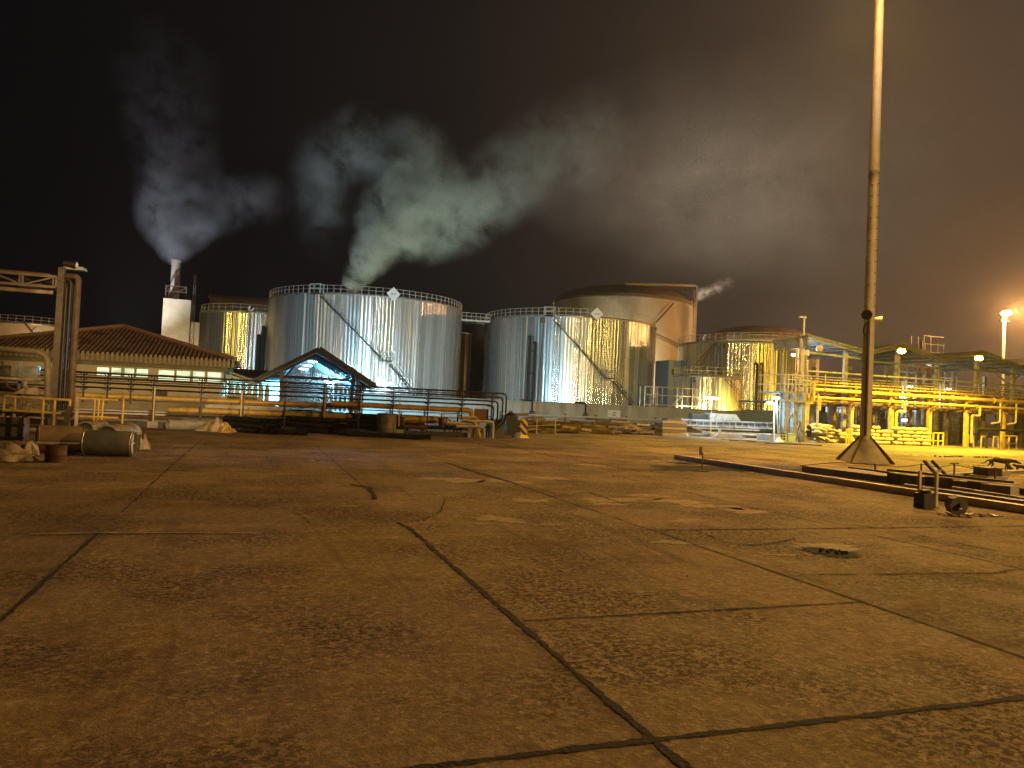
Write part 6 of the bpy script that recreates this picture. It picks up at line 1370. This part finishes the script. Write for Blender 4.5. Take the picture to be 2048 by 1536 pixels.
# lamp masts added outside the picture to light the tanks and left rack
def added_mast(x,y,z,beams,label):
    t=thing('unseen_lamp_mast',label,'lamp mast',(x,y,0),'added lamp masts outside the picture'); MB().path([(x,y,0),(x,y,z)],.16,10).build('pole',M['rail'],t)
    MB().box(x-.6,x+.6,y-.2,y+.2,z,z+.2).build('lamp_bar',M['steel_grey'],t,smooth=False)
    for (tg,pw,c_,an) in beams:
        d=(V3(tg)-V3((x,y,z))).normalized(); spot('mast_beam',V3((x,y,z-.2))+d*.6,tg,pw,c_,an,.5,1.1,t)
added_mast(-22,-14,19,[((0,122,8),26000,(1,.66,.16),9),((14,104,9),9000,(.9,.9,.85),13)],'added lamp mast behind the viewer to the left')
added_mast(18,-26,21,[((18,104,10),34000,(.62,.88,1),15),((44,100,9),30000,(1,.66,.08),10)],'added lamp mast straight behind the viewer')
added_mast(80,34,21,[((44,100,9),34000,(1,.64,.10),26),((66,92,7),38000,(1,.60,.04),26),((20,104,10),11000,(1,.62,.14),20)],'added lamp mast beyond the right edge')
added_mast(-52,62,17,[((-3,120,8),60000,(1,.66,.10),20),((8,106,9),11000,(1,.76,.40),20)],'added lamp mast beyond the left edge')
added_mast(3,-14,5.2,[((-6,52,3.4),60000,(1,.66,.28),14)],'added low lamp mast behind the viewer lighting the left rack')
# left-hand lamp just out of frame
flood((-16,24,8.5),(-8,54,5),1500,(1,.58,.22),'lamp left of the picture over the pump skid',130)
# sodium lamp added behind the viewer to brighten the near slabs
hm2=thing('added_yard_lamp','added lamp post behind the viewer lighting the near slabs','lamp',(26,-5,0)); MB().path([(26,-5,0),(26,-5,10)],.09,10).build('pole',M['rail'],hm2); MB().box(25.7,26.3,-5.2,-4.6,10.0,10.15).build('lamp_head',M['steel_grey'],hm2,smooth=False)
spot('added_lamp_beam',(26,-4.8,9.9),(13,8,0),27000,WARM,140,.9,.3,hm2)

# ================================================================== SMOKE AND HAZE
def smoke(name,label,pts,dens,col_,seed=0,nscale=.16,amp=1.0,parent=None,edge=1.0,step=1.0,aniso=0.2):
    """pts: (x,y,z,radius,density). A closed irregular tube filled with uneven smoke."""
    m=bpy.data.materials.new(name+'_volume'); m.use_nodes=True; nt=m.node_tree; nt.nodes.clear()
    out=N(nt,'ShaderNodeOutputMaterial'); pv=N(nt,'ShaderNodeVolumePrincipled'); L(nt,pv.outputs[0],out.inputs['Volume'])
    pv.inputs['Color'].default_value=(*col_,1); pv.inputs['Anisotropy'].default_value=aniso
    g=N(nt,'ShaderNodeNewGeometry'); P=g.outputs['Position']
    nz=N(nt,'ShaderNodeTexNoise'); nz.inputs['Scale'].default_value=nscale; nz.inputs['Detail'].default_value=7; nz.inputs['Roughness'].default_value=.66; nz.inputs['Distortion'].default_value=.25
    of=N(nt,'ShaderNodeVectorMath',operation='ADD'); of.inputs[1].default_value=(seed*7.3,seed*3.1,seed*5.7); L(nt,P,of.inputs[0]); L(nt,of.outputs[0],nz.inputs['Vector'])
    best=None
    for a,b in zip(pts[:-1],pts[1:]):
        A=V3(a[:3]); B=V3(b[:3]); D=B-A
        su=N(nt,'ShaderNodeVectorMath',operation='SUBTRACT'); su.inputs[1].default_value=A; L(nt,P,su.inputs[0])
        dt=N(nt,'ShaderNodeVectorMath',operation='DOT_PRODUCT'); dt.inputs[1].default_value=D/D.length_squared; L(nt,su.outputs[0],dt.inputs[0])
        cl=N(nt,'ShaderNodeClamp'); L(nt,dt.outputs['Value'],cl.inputs[0])
        sc=N(nt,'ShaderNodeVectorMath',operation='SCALE'); sc.inputs[0].default_value=D; L(nt,cl.outputs[0],sc.inputs['Scale'])
        ds=N(nt,'ShaderNodeVectorMath',operation='DISTANCE'); L(nt,su.outputs[0],ds.inputs[0]); L(nt,sc.outputs[0],ds.inputs[1])
        rr=N(nt,'ShaderNodeMath',operation='MULTIPLY_ADD'); rr.inputs[1].default_value=b[3]-a[3]; rr.inputs[2].default_value=a[3]; L(nt,cl.outputs[0],rr.inputs[0])
        dv=N(nt,'ShaderNodeMath',operation='DIVIDE'); L(nt,ds.outputs['Value'],dv.inputs[0]); L(nt,rr.outputs[0],dv.inputs[1])
        om=N(nt,'ShaderNodeMath',operation='SUBTRACT',use_clamp=True); om.inputs[0].default_value=1; L(nt,dv.outputs[0],om.inputs[1])
        dd=N(nt,'ShaderNodeMath',operation='MULTIPLY_ADD'); dd.inputs[1].default_value=b[4]-a[4]; dd.inputs[2].default_value=a[4]; L(nt,cl.outputs[0],dd.inputs[0])
        mu=N(nt,'ShaderNodeMath',operation='MULTIPLY'); L(nt,om.outputs[0],mu.inputs[0]); L(nt,dd.outputs[0],mu.inputs[1])
        if best is None: best=mu
        else:
            mx=N(nt,'ShaderNodeMath',operation='MAXIMUM'); L(nt,best.outputs[0],mx.inputs[0]); L(nt,mu.outputs[0],mx.inputs[1]); best=mx
    # erode the soft body with the noise
    n1=N(nt,'ShaderNodeMath',operation='MULTIPLY_ADD'); n1.inputs[1].default_value=8.5*amp; n1.inputs[2].default_value=-4.35*amp; L(nt,nz.outputs[0],n1.inputs[0])
    ep=N(nt,'ShaderNodeMath',operation='POWER'); ep.inputs[1].default_value=1.35; L(nt,best.outputs[0],ep.inputs[0]); ed=N(nt,'ShaderNodeMath',operation='MULTIPLY'); ed.inputs[1].default_value=2.0; L(nt,ep.outputs[0],ed.inputs[0])
    e1=N(nt,'ShaderNodeMath',operation='ADD'); L(nt,n1.outputs[0],e1.inputs[0]); e1.inputs[1].default_value=.60
    ml=N(nt,'ShaderNodeMath',operation='MULTIPLY',use_clamp=False); L(nt,ed.outputs[0],ml.inputs[0]); L(nt,e1.outputs[0],ml.inputs[1])
    mx0=N(nt,'ShaderNodeMath',operation='MAXIMUM'); mx0.inputs[1].default_value=0; L(nt,ml.outputs[0],mx0.inputs[0])
    fd=N(nt,'ShaderNodeMath',operation='MULTIPLY'); fd.inputs[1].default_value=dens; L(nt,mx0.outputs[0],fd.inputs[0]); L(nt,fd.outputs[0],pv.inputs['Density'])
    import bmesh
    bm=bmesh.new(); t0=(V3(pts[1][:3])-V3(pts[0][:3])).normalized()
    for k_,p in enumerate(pts):
        c_=V3(p[:3]); r_=p[3]*1.02
        for ii in range(1,8):
            for jj in range(14):
                th=math.pi*ii/8; ph=6.2832*jj/14; v=V3((math.sin(th)*math.cos(ph),math.sin(th)*math.sin(ph),math.cos(th)))*r_
                if k_==0 and parent=='chimney' and v.dot(t0)<0: v-=t0*v.dot(t0)
                bm.verts.new(c_+v)
    bmesh.ops.convex_hull(bm,input=bm.verts); bmesh.ops.delete(bm,geom=[v for v in bm.verts if not v.link_faces],context='VERTS')
    me=bpy.data.meshes.new(name); bm.to_mesh(me); bm.free(); me.materials.append(m); o=bpy.data.objects.new(name,me); col.objects.link(o)
    prop(o,label,'smoke',kind='stuff'); m.cycles.volume_sampling='MULTIPLE_IMPORTANCE'; m.cycles.volume_step_rate=step
    return o
def S(x,y,Y,r_,d): p=PY(x,y,Y); return (p.x,p.y,p.z,r_,d)
smoke('chimney_smoke','bluish grey smoke fanning upward from the white chimney',[S(349,528,173,1.3,1.8),S(351,490,173,4.5,1.5),S(356,430,173,9.0,1.2),S(362,350,173,9.5,.50),S(345,250,173,11,.22),S(330,150,173,13,.10)],.26,(.84,.88,1),1,.15,parent='chimney',step=2)
smoke('chimney_smoke','thin wisp of smoke drifting right from the chimney plume',[S(385,430,173,7,.8),S(460,395,173,8,.6),S(525,400,173,7,.35)],.18,(.82,.87,1),2,.12,step=2)
smoke('stack_steam','dense greenish steam rising behind the widest tank',[S(700,578,150,2.2,1.9),S(740,512,150,5.0,1.6),S(790,445,150,9,1.3),S(835,380,150,11,.9),S(830,310,150,9,.6)],.24,(.88,.94,.86),3,.15,parent='chimney',step=2)
smoke('stack_steam','bluish curl of steam folding back to the left at the top of the column',[S(820,310,150,8,.55),S(730,290,150,9,.50),S(655,320,150,8,.40),S(640,400,150,7,.24),S(645,470,150,6,.12)],.18,(.82,.89,.98),6,.12,step=2)
smoke('stack_steam','green-grey arm of steam bending right from the rising column',[S(830,440,150,10,.9),S(900,425,150,10.5,.85),S(980,385,150,10,.6),S(1080,310,150,11,.42),S(1160,270,150,12,.3)],.18,(.85,.92,.87),4,.13,step=2)
smoke('stack_steam','wide thin cloud of steam drifting off to the right',[S(1060,340,150,12,.5),S(1200,330,150,20,.55),S(1360,340,150,27,.50),S(1560,330,150,32,.35),S(1760,330,150,34,.2)],.055,(.90,.90,.87),7,.055,step=4,amp=.42)
smoke('roof_steam','small puff of steam blowing off the tall dome tank',[S(1396,590,133,1.5,1.0),S(1425,580,133,1.5,.6),S(1455,567,133,1.9,.3)],.35,(.95,.88,.76),5,.55,step=1)
def uplight(loc,target,power,color,angle,label):
    t=thing('plant_floodlight',label,'floodlight',(loc[0],loc[1],0),'plant floodlights behind the tanks'); loc=V3(loc); d=(V3(target)-loc).normalized()
    MB().bar((loc.x,loc.y,0),(loc.x,loc.y,loc.z),.2).build('pole',M['steel_grey'],t,smooth=False); MB().bar(loc-d*.3,loc,.7,.6).build('lamp_head',M['steel_grey'],t,smooth=False)
    spot('plant_beam',loc+d*.3,target,power,color,angle,.8,.6,t)
uplight((-27,158,3),PY(355,420,173),52000,(.84,.90,1),60,'floodlight shining up at the chimney smoke')
uplight((24,132,3),PY(800,420,150),64000,(.86,1,.76),75,'floodlight shining up at the greenish steam')
uplight((-2,136,3),PY(690,310,150),42000,(.56,.78,1),60,'blue-white floodlight shining up at the curling steam')
uplight((52,146,3),PY(980,380,150),44000,(.74,.96,.88),80,'floodlight shining up at the drifting arm of steam')
uplight((82,143,3),(74,150,60),120000,(1,.84,.66),115,'warm floodlight under the near end of the drifting steam')
uplight((128,150,3),(122,150,60),120000,(1,.80,.58),115,'warm floodlight under the far end of the drifting steam')
uplight((86,120,3),PY(1430,575,133),4000,(1,.85,.6),30,'floodlight by the dome tank steam vent')
smoke('low_steam','thin low steam hanging round the far mast lamp and behind the canopies',[(74,95,8,13,.5),(98,98,12,22,.7),(122,92,18,30,.8),(165,80,24,40,.8)],  .020,(1,.95,.9),9,.0022,step=8,amp=.5)
hz_=MB().box(-260,330,-60,300,-1,190).build('haze',bpy.data.materials.new('haze_air'),smooth=False); prop(hz_,'thin warm night haze over the whole yard','haze',kind='stuff')
m=hz_.data.materials[0]; m.use_nodes=True; nt=m.node_tree; nt.nodes.clear(); out=N(nt,'ShaderNodeOutputMaterial'); pv=N(nt,'ShaderNodeVolumePrincipled'); L(nt,pv.outputs[0],out.inputs['Volume'])
pv.inputs['Color'].default_value=(.95,.92,.9,1); pv.inputs['Density'].default_value=.00030; pv.inputs['Anisotropy'].default_value=.35; m.cycles.homogeneous_volume=True if hasattr(m.cycles,'homogeneous_volume') else None
